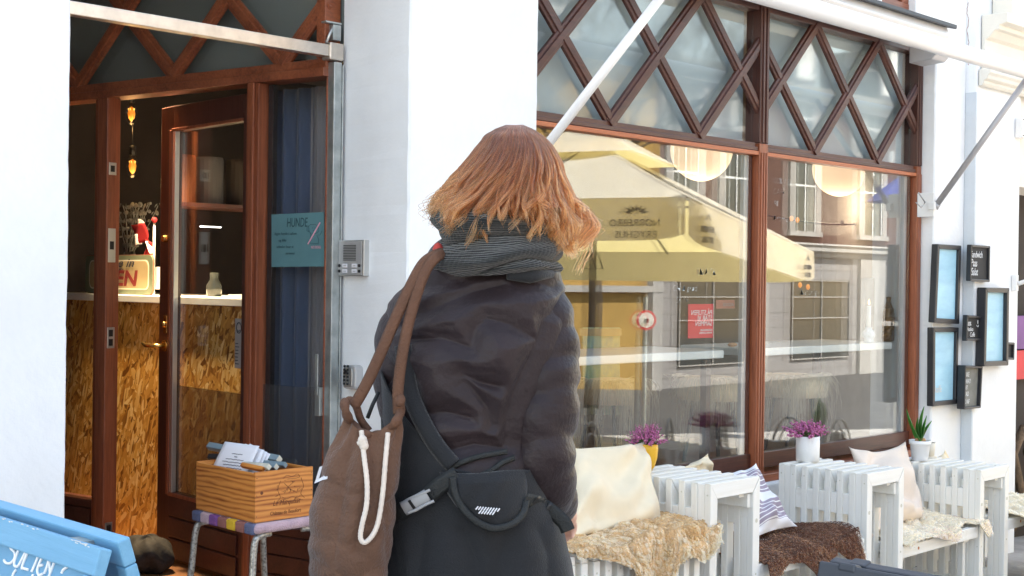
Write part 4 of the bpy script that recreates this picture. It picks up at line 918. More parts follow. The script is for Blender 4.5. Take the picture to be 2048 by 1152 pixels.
# ================================================================== BENCHES
BH, BW, BD, LT, PT = .69, .342, .478, .030, .064
def make_box():
    t = empty('slatted_table', (0, 0, 0), 'x', 'table', 'white slatted side tables between the seats')
    y_of = [k*PT for k in range(8)]
    fw_, fh = .048, .062
    me = {}
    for nm, poly in (('top_slat', [(0.001, BH), (BW-.001, BH), (BW-fw_, BH-fh), (fw_, BH-fh)]), ('upright_slat', [(0, BH-.001), (fw_-.001, BH-fh-.001), (fw_-.001, 0), (0, 0)]), ('upright_slat', [(BW, BH-.001), (BW, 0), (BW-fw_+.001, 0), (BW-fw_+.001, BH-fh-.001)])):
        first = None
        for y in y_of:
            if first is None: first = o = MB().prism([(x, 0, z) for x, z in poly], (0, LT, 0)).build(nm, 'white_paint' if nm != 'top_slat' else 'white_paint_x', t, bevel=.0025)
            else: o = first.copy(); col.objects.link(o); o.parent = t
            o.location = (rnd.uniform(-.0015, .0015), y, rnd.uniform(-.002, .001)); o.rotation_euler = (0, rnd.uniform(-.003, .003), 0)
    for side in (0, 1):
        x0 = .003 if side == 0 else BW-fw_+.004
        for k in range(7):
            full = k in (0, 6)
            MB().box((x0, k*PT+LT+.001, (.02 if full else BH-.20)), (x0+fw_-.008, (k+1)*PT-.001, BH-(.004 if full else .105))).build('spacer_block', 'white_paint', t, bevel=.002)
            if not full: MB().box((x0, k*PT+LT+.001, .03), (x0+fw_-.008, (k+1)*PT-.001, .12)).build('spacer_block', 'white_paint', t, bevel=.002)
    MB().box((BW-fw_-.022, .012, BH-fh-.062), (BW-fw_-.001, BD-.02, BH-fh-.006)).build('cleat', 'white_paint_x', t, bevel=.002)
    MB().box((BW-fw_-.055, .03, BH-fh-.020), (BW-fw_-.023, BD-.02, BH-fh-.001)).build('cleat', 'white_paint_x', t, bevel=.002)
    MB().box((fw_, .10, BH-fh-.055), (fw_+.022, BD-.02, BH-fh-.001)).build('cleat', 'white_paint_x', t, bevel=.002)
    b = MB()
    for y in y_of:
        b.tube([(-.0004, y+.015, BH-.045), (.004, y+.015, BH-.045)], .0035, 8)
        b.tube([(-.0004, y+.013, BH-.40), (.004, y+.013, BH-.40)], .0035, 8)
    for x in (.022, BW-.022): b.tube([(x, -.0006, BH-.18), (x, .004, BH-.18)], .009, 10); b.tube([(x, -.0006, BH-.40), (x, .004, BH-.40)], .005, 8)
    b.build('screw_heads', 'stick_end', t, kind='stuff')
    return t
tb = make_box(); lab = ['white slatted side table left of the striped cushion', 'white slatted side table carrying the white pot of pink heather', 'white slatted side table carrying the tulip pot, nearest the far corner']
for i, (x, top) in enumerate(((4.246, .560), (5.452, .487), (6.603, .398))):
    o = tb if i == 0 else copy_tree(tb); o['label'] = lab[i]; o.location = (x, 3.10, top-BH); WM[o.name] = Matrix.Translation(Vector(o.location))
def make_seat(x0, x1, z, label, front_slats=False):
    t = empty('bench_seat', (x0, 3.1, z-.36), label, 'bench', 'white slatted seats between the side tables')
    n = 7
    if front_slats:
        k = 0; x = x0
        while x < x1-.03:
            MB().box((x, 3.10, z-.03), (x+.034, 3.58, z)).build('seat_slat', 'white_paint_x', t, bevel=.0025)
            MB().box((x, 3.098, z-.42), (x+.034, 3.132, z-.031)).build('front_slat', 'white_paint', t, bevel=.0025); x += .066
            MB().tube([(x-.049, 3.0975, z-.075), (x-.049, 3.101, z-.075)], .004, 8).build('screw', 'stick_end', t)
        MB().box((x0, 3.135, z-.10), (x1, 3.16, z-.032)).build('rail', 'white_paint_x', t, bevel=.002)
        return
    MB().box((x0+.004, 3.105, z-.058), (x1-.004, 3.137, z)).build('front_rail', 'white_paint_x', t, bevel=.0025)
    for k in range(1, n): MB().box((x0+.004, 3.105+k*.068, z-.034), (x1-.004, 3.105+k*.068+.045, z-.002)).build('seat_slat', 'white_paint_x', t, bevel=.0025)
    for xx in (x0+.03, x1-.09): MB().box((xx, 3.14, z-.082), (xx+.055, 3.56, z-.060)).build('cleat', 'white_paint', t, bevel=.002)
    for xx in (x0+.05, x1-.06): MB().box((xx, 3.16, z-.36), (xx+.03, 3.19, z-.083)).box((xx, 3.5, z-.36), (xx+.03, 3.53, z-.083)).build('leg', 'white_paint', t, bevel=.002)
    MB().tube([(x0+.16, 3.1045, z-.028), (x0+.16, 3.108, z-.028)], .008, 10).build('screw', 'crate_pine', t)
make_seat(3.42, 4.235, .385, 'white slatted bench seat under the tan sheepskin', True)
make_seat(4.59, 5.448, .193, 'white slatted bench seat under the dark brown sheepskin')
make_seat(5.798, 6.60, .107, 'white slatted bench seat under the cream sheepskin')
make_seat(6.95, 7.75, .10, 'white slatted bench seat beyond the last side table')

def cushion(px, Ys, th, m, label, uv=False, seed=0, pinch=.07):
    P = [Vector(onY(x, y, yy)) for (x, y), yy in zip(px, Ys)]; c = sum(P, Vector())/4
    nrm = ((P[1]-P[0]).cross(P[3]-P[0])).normalized()
    if nrm.y > 0: nrm = -nrm
    n = 44; rr_ = np.random.default_rng(seed); ph = rr_.uniform(0, 6, 8)
    t = empty('cushion', (c.x, c.y, min(p.z for p in P)), label, 'cushion')
    for side, nm in ((1, 'cover'),):
        V = []; 
        for sgn in (1, -1):
            G_ = np.zeros((n, n, 3))
            for i in range(n):
                for j in range(n):
                    u, v = j/(n-1), i/(n-1)          # v: 0 bottom 1 top
                    pu = u+pinch*(2*u-1)*(-1)*(4*v*(1-v))**.8*1.0*abs(2*u-1)**.6
                    pv = v+pinch*(2*v-1)*(-1)*(4*u*(1-u))**.8*abs(2*v-1)**.6
                    p = (P[3]*(1-pu)+P[2]*pu)*(1-pv)+(P[0]*(1-pu)+P[1]*pu)*pv
                    prof = (max(0, math.sin(math.pi*u))*max(0, math.sin(math.pi*v)))**.42
                    e = 1-abs(2*u-1)**3; 
                    wr = .010*math.sin(7*u+4*v+ph[0]+2*math.sin(5*v+ph[1]))+.007*math.sin(13*v-5*u+ph[2]+1.5*math.sin(8*u+ph[3]))+.004*math.sin(31*u+11*v+ph[4])*math.exp(-v*3)+.006*math.sin(24*math.hypot(u-.0, v-0)+ph[5])*math.exp(-4*math.hypot(u, v))+.006*math.sin(26*math.hypot(u-1, v)+ph[6])*math.exp(-4*math.hypot(u-1, v))
                    G_[i, j] = p+nrm*sgn*(th*prof+wr*min(1, prof*1.6)*2.0)
            b = MB().grid(G_, uv=uv); 
            V.append(b)
        mb = V[0]; k = len(mb.v)
        if uv: mb.uv = V[0].uv+V[1].uv
        mb.v += V[1].v; mb.f += [tuple(i+k for i in reversed(f)) for f in V[1].f]
        mb.build('cover', m, t, smooth=True)
    e = [P[3].lerp(P[2], s) for s in ()]
    return t
cushion([(1132, 892), (1293, 880), (1332, 1056), (1128, 1086)], (3.50, 3.50, 3.27, 3.22), .062, 'linen_cream', 'large cream linen cushion beside the walking woman', seed=3)
cushion([(1424, 950), (1512, 926), (1595, 1053), (1478, 1098)], (3.52, 3.50, 3.32, 3.25), .055, 'striped_cotton', 'white cushion with grey purple stripes behind the first side table', uv=True, seed=8)
cushion([(1697, 893), (1812, 880), (1860, 1046), (1742, 1078)], (3.56, 3.56, 3.34, 3.22), .058, 'linen_blush', 'pale blush cushion between the heather pot and the tulip pot', seed=5, pinch=.10)
cushion([(1352, 938), (1416, 906), (1446, 985), (1362, 1000)], (3.68, 3.68, 3.66, 3.66), .03, 'linen_cream', 'cream cushion corner peeking up behind the first side table', seed=9)
cushion([(1866, 922), (1890, 899), (1930, 960), (1884, 972)], (3.60, 3.60, 3.62, 3.62), .025, 'linen_cream', 'cream cushion tip showing beside the beige pot', seed=12)

# ---- sheepskins: hide sheet draped over seat and front edge + real wool strands
def skin(nm_label, x0, x1, zs, yb, yf, hangs, mw, nst, ln, curl, mat2=None, patch=None, tail=None, seed=1, back=.0, lift=None, group='sheepskins on the bench', cell=.045, clump=.016):
    """hangs: list of (s, drop); profile t 0..1 back->front, then hanging"""
    r_ = np.random.default_rng(seed); hs = np.array(hangs)
    def surf(s, t):
        drop = np.interp(s, hs[:, 0], hs[:, 1]); top = abs(yb-yf); L_ = top+drop; d = t*L_
        x = x0+(x1-x0)*s
        y = np.where(d < top, yb-d, yf-.012-.028*np.sin(np.clip((d-top)/.10, 0, 1)*math.pi/2))
        hump = .018*np.sin(s*9+seed)+.014*np.sin(s*21+t*6)
        z = np.where(d < top, zs+.022+hump*.5*(t > .02), zs+.022+hump*.5*np.exp(-(d-top)*9)-(d-top))
        z = z-np.where((d < top) & (d > top-.05), .012*((d-top+.05)/.05)**2, 0)
        if lift is not None: z = z+lift(s, t)
        y = y-.02*np.sin(s*14+seed*2)*np.clip((d-top)/.1, 0, 1)
        ed = np.clip(1-t, 0, 1)
        x = x+ (s-.5)*.05*np.sin(t*9+seed)
        return np.stack([x+0*y, y, z], -1)
    ncell = int((x1-x0)*(abs(yb-yf)+.15)/(cell*cell)); bs_ = r_.uniform(0, 1, ncell)*(x1-x0); bt_ = r_.uniform(0, 1, ncell)*(abs(yb-yf)+.15)
    def bump(s, t):
        a = (np.asarray(s)*(x1-x0)).ravel(); b = (np.asarray(t)*(abs(yb-yf)+.15)).ravel(); o = np.zeros(len(a))
        for q in range(0, len(a), 4000):
            d2 = (a[q:q+4000, None]-bs_[None])**2+(b[q:q+4000, None]-bt_[None])**2; o[q:q+4000] = np.sqrt(d2.min(1))
        return (min(cell, .03)*.7*(1-np.clip(o/(cell*.75), 0, 1)**2)).reshape(np.shape(s))
    surf0 = surf
    def surf(s, t):
        p = surf0(s, t); b = bump(np.clip(s, 0, 1), t); ed = np.clip(np.minimum(np.minimum(s, 1-s), 1-t)*12, 0, 1)
        top = np.clip((1-t*(abs(yb-yf)+.1)/(abs(yb-yf)))*4, 0, 1)
        p[..., 2] += b*ed*(.35+.65*top); p[..., 1] -= b*ed*(1-top)*.9; return p
    ns, nt2 = 150, 150
    ss, tt = np.meshgrid(np.linspace(0, 1, ns), np.linspace(0, 1, nt2)); G_ = surf(ss, tt)
    c = G_[0, ns//2]
    t = empty('sheepskin', (c[0], yb, zs), nm_label, 'sheepskin', group)
    MB().grid(G_).build('hide', {'wool_brown': 'hide_brown', 'wool_tan': 'hide_tan', 'wool_cream': 'linen_cream'}[mw], t, smooth=True, solid=.006)
    n = nst; s = r_.uniform(0, 1, n); tq = r_.uniform(0, 1, n)
    e = 1e-3; p = surf(s, tq); du = surf(np.clip(s+e, 0, 1.01), tq)-p; dv = surf(s, tq+e)-p
    nr = np.cross(dv, du); nr /= np.linalg.norm(nr, axis=1)[:, None]+1e-9; flip = (nr[:, 2]-nr[:, 1]) < 0; nr[flip] *= -1
    gsz = clump; A_ = s*(x1-x0); B_ = tq*(abs(yb-yf)+.15)
    ga = np.floor((A_+.35*gsz*np.sin(B_/gsz*1.7))/gsz).astype(int)+2; gb_ = np.floor((B_+.35*gsz*np.sin(A_/gsz*2.1))/gsz).astype(int)+2; nb_ = gb_.max()+2; nc = int((ga.max()+2)*nb_); best = ga*nb_+gb_
    ii = np.arange(nc); cs = np.clip(((ii//nb_)-2+r_.uniform(.2, .8, nc))*gsz/(x1-x0), 0, 1); ct = np.clip(((ii % nb_)-2+r_.uniform(.2, .8, nc))*gsz/(abs(yb-yf)+.15), 0, 1)
    cp = surf(cs, ct)[best]
    cdir = r_.normal(0, .55, (nc, 3))[best]
    K = 5; pts = np.zeros((n, K, 3)); edge = np.minimum(np.minimum(s, 1-s)*6, 1)
    out = np.zeros((n, 3)); out[:, 0] = (s-.5)*2*(1-edge)*1.0
    l = ln*r_.uniform(.6, 1.15, n)
    phs = r_.uniform(0, 6.28, nc)[best]
    for k in range(K):
        f = k/(K-1); q = p+nr*(l*f)[:, None]*.85+cdir*(l*f*f)[:, None]*.55+out*(l*f)[:, None]-np.array([0, 0, 1])*(l*f*f*.45)[:, None]
        tipc = cp+nr*(l*f)[:, None]+cdir*(l*f*f)[:, None]*.6-np.array([0, 0, 1])*(l*f*f*.45)[:, None]
        q = q*(1-.38*f)+tipc*.38*f
        q = q+np.stack([np.sin(phs+f*7), np.cos(phs+f*7), np.sin(phs*2+f*6)], 1)*(curl*f)
        pts[:, k] = q
    if patch is not None:
        mk = patch(s, tq); 
        strands('wool', pts[~mk], np.linspace(.0010, .0005, K), mw, t); strands('wool_patch', pts[mk], np.linspace(.0010, .0005, K), mat2, t)
    else: strands('wool', pts, np.linspace(.0010, .0005, K), mw, t)
    return t
skin('curly tan sheepskin with darker front lobe under the big cream cushion', 3.42, 4.31, .385, 3.55, 3.10, [(0, .03), (.22, .05), (.32, .09), (.40, .22), (.50, .27), (.58, .26), (.64, .12), (.72, .10), (.85, .13), (.95, .11), (1, .06)], 'wool_tan', 110000, .010, .0024, 'wool_tan_dark', lambda s, t: (np.sin(s*9+1)+np.sin(t*5-1.2)*1.2) > .9, seed=2)
skin('dark brown curly sheepskin beside the striped cushion', 4.60, 5.36, .195, 3.50, 3.09, [(0, .06), (.12, .07), (.22, .03), (.34, .05), (.45, .13), (.60, .12), (.72, .04), (.86, .12), (1, .15)], 'wool_brown', 80000, .006, .0022, 'wool_cream', lambda s, t: ((s > .955) | ((t < .10) & (s > .25) & (s < .5)) | ((abs(s-.12) < .03) & (abs(t-.28) < .02)) | ((abs(s-.42) < .02) & (abs(t-.40) < .02))), seed=4,
     cell=.013, clump=.007, lift=lambda s, t: .05*np.clip((s-.6)/.4, 0, 1)*np.exp(-((t-.6)/.35)**2))
skin('smooth cream sheepskin with blush edges beside the blush cushion', 5.83, 6.62, .107, 3.50, 3.09, [(0, .02), (.15, .01), (.25, .0), (.4, .03), (.55, .04), (.66, .0), (.85, -.05), (.95, .08), (1, .05)], 'wool_cream', 60000, .010, .0015, 'wool_blush', lambda s, t: ((t > .80) & (s > .30) & (s < .66)) | ((s > .90) & (t > .5)), seed=6)
skin('long cream sheepskin hanging at the far end of the bench', 7.02, 7.7, .10, 3.5, 3.02, [(0, .30), (.5, .34), (1, .3)], 'wool_cream', 16000, .014, .002, seed=9)

# ---- pots
def heather(t, c, rx, rz, n, m, thick, tall, seed):
    r_ = random.Random(seed); b = MB(); st = MB(); dk = MB()
    for k in range(n):
        az = r_.uniform(0, 2*math.pi); el = r_.uniform(.12, 1.45); ln = r_.uniform(.75, 1.05)
        d = Vector((math.cos(az)*math.cos(el)*rx, math.sin(az)*math.cos(el)*rx, math.sin(el)*rz+.01)); base = Vector(c)+Vector((math.cos(az)*.012, math.sin(az)*.012, 0))
        tip = base+d*ln; dd = (tip-base)
        st.tube([base, base+dd*.5+Vector((0, 0, .004)), tip], .0011, 4)
        m_ = 11
        for j in range(m_):
            f = .45+.55*j/(m_-1); p = base+dd*f+Vector((0, 0, .004*math.sin(f*3)))
            rr_ = thick*(1.15-.55*(f-.45)/.55)*r_.uniform(.8, 1.1)
            o_ = Vector((r_.uniform(-1, 1), r_.uniform(-1, 1), r_.uniform(-1, 1)))*thick*.65
            b.ball(p+o_, rr_*.62, 6, (1, 1, .9))
        for j in range(2):
            p = base+dd*r_.uniform(.2, .5)+Vector((r_.uniform(-.01, .01), r_.uniform(-.01, .01), 0)); dk.tube([p, p+Vector((r_.uniform(-.01, .01), r_.uniform(-.01, .01), .012))], .0016, 4)
    st.build('stems', 'heather_stem', t, kind='stuff'); b.build('blossom', m, t, smooth=True, kind='stuff'); dk.build('leaves', 'stem_green', t, kind='stuff')
c = (5.632, 3.53, .487)
t = empty('heather_pot', c, 'white cylinder pot of pink heather standing on the middle side table', 'plant pot')
MB().lathe([(.001, 0), (.054, 0), (.057, .004), (.058, .122), (.052, .124), (.050, .108), (.001, .108)], c, 36).build('pot', 'pot_white', t, smooth=True, bevel=0)
MB().lathe([(.001, .112), (.050, .110)], c, 20).build('soil', 'soil', t)
heather(t, (c[0], c[1], c[2]+.11), .135, .078, 66, 'heather_pink', .0100, .1, 4)
c = (4.338, 3.50, .561)
t = empty('heather_pot', c, 'rounded yellow pot of dark pink heather behind the big cream cushion', 'plant pot')
MB().lathe([(.001, 0), (.022, 0), (.036, .02), (.046, .055), (.050, .095), (.048, .115), (.044, .116), (.045, .095), (.001, .09)], c, 32).build('pot', 'pot_yellow', t, smooth=True)
heather(t, (c[0], c[1], c[2]+.10), .085, .105, 64, 'heather_pink', .0070, .1, 9)
c = (6.715, 3.50, .398)
t = empty('tulip_pot', c, 'white flower pot with green tulip shoots on the last side table', 'plant pot')
MB().lathe([(.001, 0), (.040, 0), (.043, .004), (.053, .088), (.058, .090), (.060, .112), (.055, .112), (.053, .100), (.001, .100)], c, 36).build('pot', 'tulip_pot', t, smooth=True)
MB().lathe([(.001, .102), (.052, .100)], c, 20).build('soil', 'soil', t)
def blade(b, base, tip, w, bend, n=9):
    base = Vector(base); tip = Vector(tip); ax = (tip-base); s_ = ax.cross(Vector((.7, -.7, 0))).normalized(); G_ = []
    fwd = ax.cross(s_).normalized()
    for i in range(n):
        f = i/(n-1); p = base+ax*f+Vector(bend)*math.sin(f*math.pi)*.5; ww = w*(math.sin(math.pi*min(1, f*.85+.12)))**.7*(1-f**6)
        G_.append([p-s_*ww+fwd*ww*.5, p, p+s_*ww+fwd*ww*.5])
    b.grid(np.array([[list(q) for q in r] for r in G_]))
for k, (dx, dx2, h, w_, be) in enumerate(((-.012, -.075, .16, .012, .02), (-.005, .02, .175, .013, .015), (.015, .035, .13, .010, -.02), (-.02, -.045, .09, .013, -.01), (.02, .06, .105, .009, .01), (.0, -.01, .12, .012, .02), (.03, .03, .09, .01, 0))):
    w_ *= 2.3; h *= 1.2
    b = MB(); blade(b, (c[0]+dx*.7, c[1]-.01+dx*.5, c[2]+.10), (c[0]+dx2*.7, c[1]+dx2*-.7+rnd.uniform(-.01, .01), c[2]+.10+h), w_, (be, be, 0)); b.build('leaf', 'leaf_green', t, smooth=True, solid=.002, sub=1)
for dx, dy in ((-.015, .01), (.015, -.012), (.03, .012), (0, 0)): MB().ball((c[0]+dx, c[1]+dy, c[2]+.108), .013, 12, (1, 1, 1.3)).build('bulb', 'bulb_skin', t, smooth=True)
c = (6.87, 3.535, .398)
t = empty('flower_pot', c, 'small beige empty pot on a saucer beside the tulip pot', 'plant pot')
MB().lathe([(.001, 0), (.050, 0), (.052, .008), (.030, .01), (.036, .012), (.043, .085), (.039, .086), (.034, .02), (.001, .02)], c, 28).build('pot', 'pot_beige', t, smooth=True)

# ================================================================== ENTRANCE: stool, crate, papers, newspaper sticks
sx0, sx1, sy0, sy1, sz = 2.525, 2.765, 3.705, 4.07, .53
T = empty('stool', ((sx0+sx1)/2, (sy0+sy1)/2, .09), 'metal legged stool with colourful knitted seat cover in the doorway', 'stool')
def pad(x0, x1, y0, y1, z0, z1, m, nm, br=.012):
    return MB().box((x0, y0, z0), (x1, y1, z1)).build(nm, m, T, smooth=True, bevel=br, seg=4)
pad(sx0-.01, sx1+.045, sy0-.02, sy1+.01, .495, .528, 'wool_pink', 'seat_cover', .014)
ys = np.linspace(sy1+.005, sy0-.01, 8)
for k, m_ in enumerate(('wool_blue', 'wool_pink', 'wool_purple', 'wool_rust', 'wool_yellow', 'wool_rust', 'wool_blue')):
    pad(sx0-.016, sx0+.01, ys[k+1]+.001, ys[k]-.001, .492, .529, m_, 'knit_band', .008)
lz = .495
for (ax, ay) in ((sx0+.0, sy0-.005), (sx1+.03, sy0-.005), (sx0+.0, sy1-.01), (sx1+.03, sy1-.01)):
    sxn = 1 if ax > 2.65 else -1; syn = 1 if ay > 3.9 else -1
    MB().tube(smoothpts([(ax-sxn*.07, ay-syn*.02, lz-.008), (ax-sxn*.02, ay-syn*.006, lz-.01), (ax+sxn*.004, ay, lz-.035), (ax+sxn*.016, ay+syn*.006, lz-.16), (ax+sxn*.04, ay+syn*.02, .07)], 6), .0115, 14).build('leg', 'speckled_leg', T, smooth=True)
CR = empty('wine_crate', (2.66, 3.89, .53), 'orange pine wine crate with printed coat of arms standing on the stool', 'crate')
x0, x1, y0, y1, z0, z1 = sx0+.003, sx1, sy0+.004, sy1+.004, .531, .700
MB().box((x0, y0, z0), (x1, y0+.010, z1)).build('front_board', 'crate_pine_x', CR, bevel=.001)
MB().box((x0, y0+.0105, z0), (x0+.010, y1-.0105, z1-.004)).build('side_board', 'crate_pine', CR, bevel=.001)
MB().box((x1-.010, y0+.0105, z0), (x1, y1-.0105, z1-.004)).build('side_board', 'crate_pine', CR, bevel=.001)
MB().box((x0, y1-.010, z0), (x1, y1, z1)).build('back_board', 'crate_pine_x', CR, bevel=.001)
MB().box((x0+.011, y0+.011, z0), (x1-.011, y1-.011, z0+.008)).build('bottom_board', 'crate_pine_x', CR)
for zz in (z0+.02, z0+.09, z1-.02):
    for xx in (x0+.006, x1-.006): MB().tube([(xx, y0-.0006, zz), (xx, y0+.002, zz)], .0016, 6).build('nail', 'rubber_black', CR)
def brand(pts, r=.0006, closed=False): MB().tube([(x0+(x1-x0)*u, y0-.0005, z0+(z1-z0)*v) for u, v in pts], r, 5, closed=closed).build('coat_of_arms', 'burnt' , CR)
MB().tube([(x0+.026, y0-.0003, z0+.098), (x0+.026, y0+.001, z0+.098)], .006, 14).build('knot', 'burnt', CR)
for q in ([(.40, .78), (.36, .60), (.40, .45), (.34, .36)], [(.72, .80), (.76, .62), (.72, .48), (.78, .38)], [(.46, .72), (.55, .60), (.66, .50)], [(.46, .52), (.52, .64), (.62, .74)],
          [(.44, .82), (.50, .88), (.58, .84), (.66, .88), (.70, .82), (.64, .80), (.50, .80)], [(.42, .46), (.50, .40), (.58, .44), (.66, .40), (.72, .45)], [(.34, .34), (.45, .40), (.55, .33), (.65, .38), (.76, .34)], [(.50, .56), (.53, .62), (.56, .56), (.53, .52)]):
    brand([(u*1.12-.02, v) for u, v in smoothpts([(u, v, 0) for u, v in q], 5)[:, :2]], .0007)
for k in range(16): u = rnd.uniform(.36, .80); v = rnd.uniform(.36, .84); brand([(u, v), (u+rnd.uniform(-.04, .04), v+rnd.uniform(-.05, .05)), (u+rnd.uniform(-.05, .05), v+rnd.uniform(-.03, .03))], .0005)
text('lettering', 'Le Marquisat', .024, 'burnt', CR, (x0+.070, y0-.0008, z0+.050), (1, 0, 0), (0, 0, 1), .9, .35, ext=.0002)
text('lettering', 'Château de Beaufort', .0185, 'burnt', CR, (x0+.060, y0-.0008, z0+.018), (1, 0, 0), (0, 0, 1), .82, 0, ext=.0002)
# papers
PX = lambda x, y, d: Vector(onD(x, y, d))
for k in range(5):
    d0 = 4.66+.008*k
    o_ = .0 if k == 0 else 1.
    q = [PX(450+o_*(14+9*k), 883+o_*4, d0+.05), PX(519+o_*(4+6*k), 892+o_*(4+4*k), d0-.01), PX(478+o_*(14+4*k), 985, d0-.06), PX(406+o_*(10), 975, d0+.03)]
    b = MB(); n = 10; G_ = np.zeros((n, n, 3))
    for i in range(n):
        for j in range(n):
            u, v = j/(n-1), i/(n-1); p = (q[3]*(1-u)+q[2]*u)*(1-v)+(q[0]*(1-u)+q[1]*u)*v; p = p-Vector(fw)*(.006*math.sin(v*3)) ; G_[i, j] = p
    b.grid(G_); o = b.build('printed_sheet', 'paper', None, smooth=True, solid=.0006)
    tag(o, 'front white printed sheet standing in the wine crate' if k == 0 else ('', 'second', 'third', 'fourth', 'rearmost')[k]+' white sheet of the fan curling behind the printed one', 'paper', 'paper sheets in the crate')
    if k == 0:
        for r_ in range(9):
            v = .78-.060*r_; w_ = (.30, .08, .5, .62, .50, .60, .55, .60, .45)[r_]
            ln = []
            for u in np.linspace(.5-w_/2, .5+w_/2, 22):
                p = (q[3]*(1-u)+q[2]*u)*(1-v)+(q[0]*(1-u)+q[1]*u)*v-Vector(fw)*(.006*math.sin(v*3)+.0012)
                ln.append(p+Vector((0, 0, rnd.uniform(-.0011, .0011))))
            b2 = MB().tube(ln, .0010, 4); o2 = b2.build('text_line', 'ink', o)
def stick(p, q, r, m, label, grooves=True, endm='stick_end'):
    p = Vector(p); q = Vector(q); ax = (q-p); L_ = ax.length; t = empty('newspaper_stick', p, label, 'newspaper holder', 'newspaper holders in the crate')
    n = 12; pts = [p+ax*i/n for i in range(n+1)]
    if grooves: rs = [r*(1 if (i % 4) else .72) for i in range(n+1)]; rs[0] = r; rs[-1] = r
    else: rs = [r]*(n+1)
    MB().tube(pts, rs, 4, cap=True).build('stick_body', m, t, bevel=.002)
    MB().tube([q+ax.normalized()*.0005, q+ax.normalized()*.003], r*.93, 4).build('cut_end', endm, t)
stick(PX(418, 892, 4.86), PX(558, 919, 4.66), .0165, 'stick_blue', 'carved grey blue newspaper holder lying across the top of the crate')
stick(PX(488, 930, 4.60), PX(537, 934, 4.50), .013, 'stick_end', 'pale newspaper holder stub nearest the paper sheets', False)
stick(PX(492, 930, 4.64), PX(552, 934, 4.54), .013, 'stick_blue', 'short blue newspaper holder lying beside the pale stub', False)
stick(PX(496, 924, 4.70), PX(570, 930, 4.60), .012, 'stick_blue', 'blue newspaper holder behind the short blue one', False, 'stick_blue')
stick(PX(417, 914, 4.80), PX(590, 925, 4.72), .014, 'rubber_black', 'black newspaper holder sticking out behind', False, 'rubber_black')
stick(PX(484, 930, 4.56), PX(526, 939, 4.50), .011, 'crate_pine', 'orange wooden newspaper holder half buried in crate', False, 'crate_pine')

# black bag on the floor inside
bp_ = onZ(292, 1140, .10)
t = empty('black_bag', (bp_[0], bp_[1], .09), 'black leather bag slumped on the floor behind the door post', 'bag')
G_ = np.zeros((20, 30, 3))
for i in range(20):
    th = math.pi*i/19
    for j in range(30):
        a = 2*math.pi*j/30; r_ = 1+.10*math.sin(3*a+2*th)+.06*math.sin(7*a-3*th)
        G_[i, j] = (bp_[0]+.10*r_*math.sin(th)**.8*math.cos(a), bp_[1]+.13*r_*math.sin(th)**.8*math.sin(a), .165+.078*r_*math.cos(th))
MB().grid(G_, closed_u=True).build('bag_body', 'leather_black', t, smooth=True, sub=1)
MB().tube([(bp_[0]-.11, bp_[1]-.08+.02*k, .11+.05*math.sin(k*.5)) for k in range(9)], .004, 6).build('piping', 'leather_black', t, smooth=True)

# ================================================================== SANDWICH BOARDS
SBx, SBz = 1.07, .905
BB = empty('sandwich_board', (SBx, 2.3, .1), 'light blue wooden sandwich board with white chalk lettering SULTEN', 'sandwich board')
def panelboard(side):
    # side -1: street face leaning towards -X ; +1 : rear leaf
    an = R(17)*side; y0, y1 = 1.965, 2.66
    Mx = Matrix.Translation(Vector((SBx+side*.004, 0, SBz+(.012 if side > 0 else 0)))) @ Matrix.Rotation(-an, 4, 'Y')
    th = .023; H_ = .84; xo = (0, th) if side > 0 else (-th, 0)
    def bb(nm, a, b_, m='blue_paint', bev=.003): return xf(MB().box(a, b_), Mx).build(nm, m, BB, bevel=bev)
    bb('rail', (xo[0], y0, -.046), (xo[1], y1, 0)); bb('rail', (xo[0], y0, -H_), (xo[1], y1, -H_+.07))
    bb('stile', (xo[0], y0, -H_+.071), (xo[1], y0+.032, -.047)); bb('stile', (xo[0], y1-.032, -H_+.071), (xo[1], y1, -.047))
    mid = (xo[0]+.010, xo[1]-.012) if side < 0 else (xo[0]+.012, xo[1]-.010)
    xf(MB().box((mid[0], y0+.03, -H_+.06), (mid[1], y1-.03, -.044)), Mx).build('panel', 'blue_panel', BB)
    return Mx, xo
Mx, xo = panelboard(-1); panelboard(1)
for k in range(2): MB().box((SBx-.02, 2.05+.45*k, SBz-.004), (SBx+.022, 2.10+.45*k, SBz+.002)).build('hinge', 'galvanised', BB)
def sb(px): # pixel -> point on the front panel plane
    o = np.array(Mx @ Vector((xo[0]+.0085, 0, 0))); nn = np.array((Mx.to_3x3() @ Vector((1, 0, 0)))); out = []
    for x, y in px: d = ray(x, y); out.append(C0+d*(((o-C0) @ nn)/(d @ nn)))
    return out
def chalkline(px, r=.0026, n=8):
    MB().tube([Vector(p) for p in smoothpts(sb(px), n)], r, 6).build('lettering', 'chalk', BB, smooth=True)
z_ = lambda pts: [(x/5.12, 960+y/5.12) for x, y in pts]
chalkline(z_([(182, 650), (165, 630), (135, 640), (108, 690), (150, 740), (150, 800), (110, 850), (65, 850), (42, 820)]))
chalkline(z_([(188, 650), (208, 660), (185, 730), (150, 830), (150, 875), (185, 880), (230, 800), (290, 680), (298, 640)]))
chalkline(z_([(330, 628), (300, 680), (265, 780), (225, 895), (245, 905), (290, 918)])); chalkline(z_([(300, 660), (290, 720), (262, 800)]))
chalkline(z_([(345, 745), (380, 740), (432, 770)])); chalkline(z_([(398, 760), (370, 840), (325, 940)]))
chalkline(z_([(500, 790), (455, 770), (415, 830), (385, 920), (400, 975), (440, 960)])); chalkline(z_([(400, 880), (440, 870)]))
chalkline(z_([(505, 800), (485, 880), (455, 960)])); chalkline(z_([(505, 800), (510, 880), (515, 955)])); chalkline(z_([(605, 735), (565, 820), (515, 955), (500, 990)]))
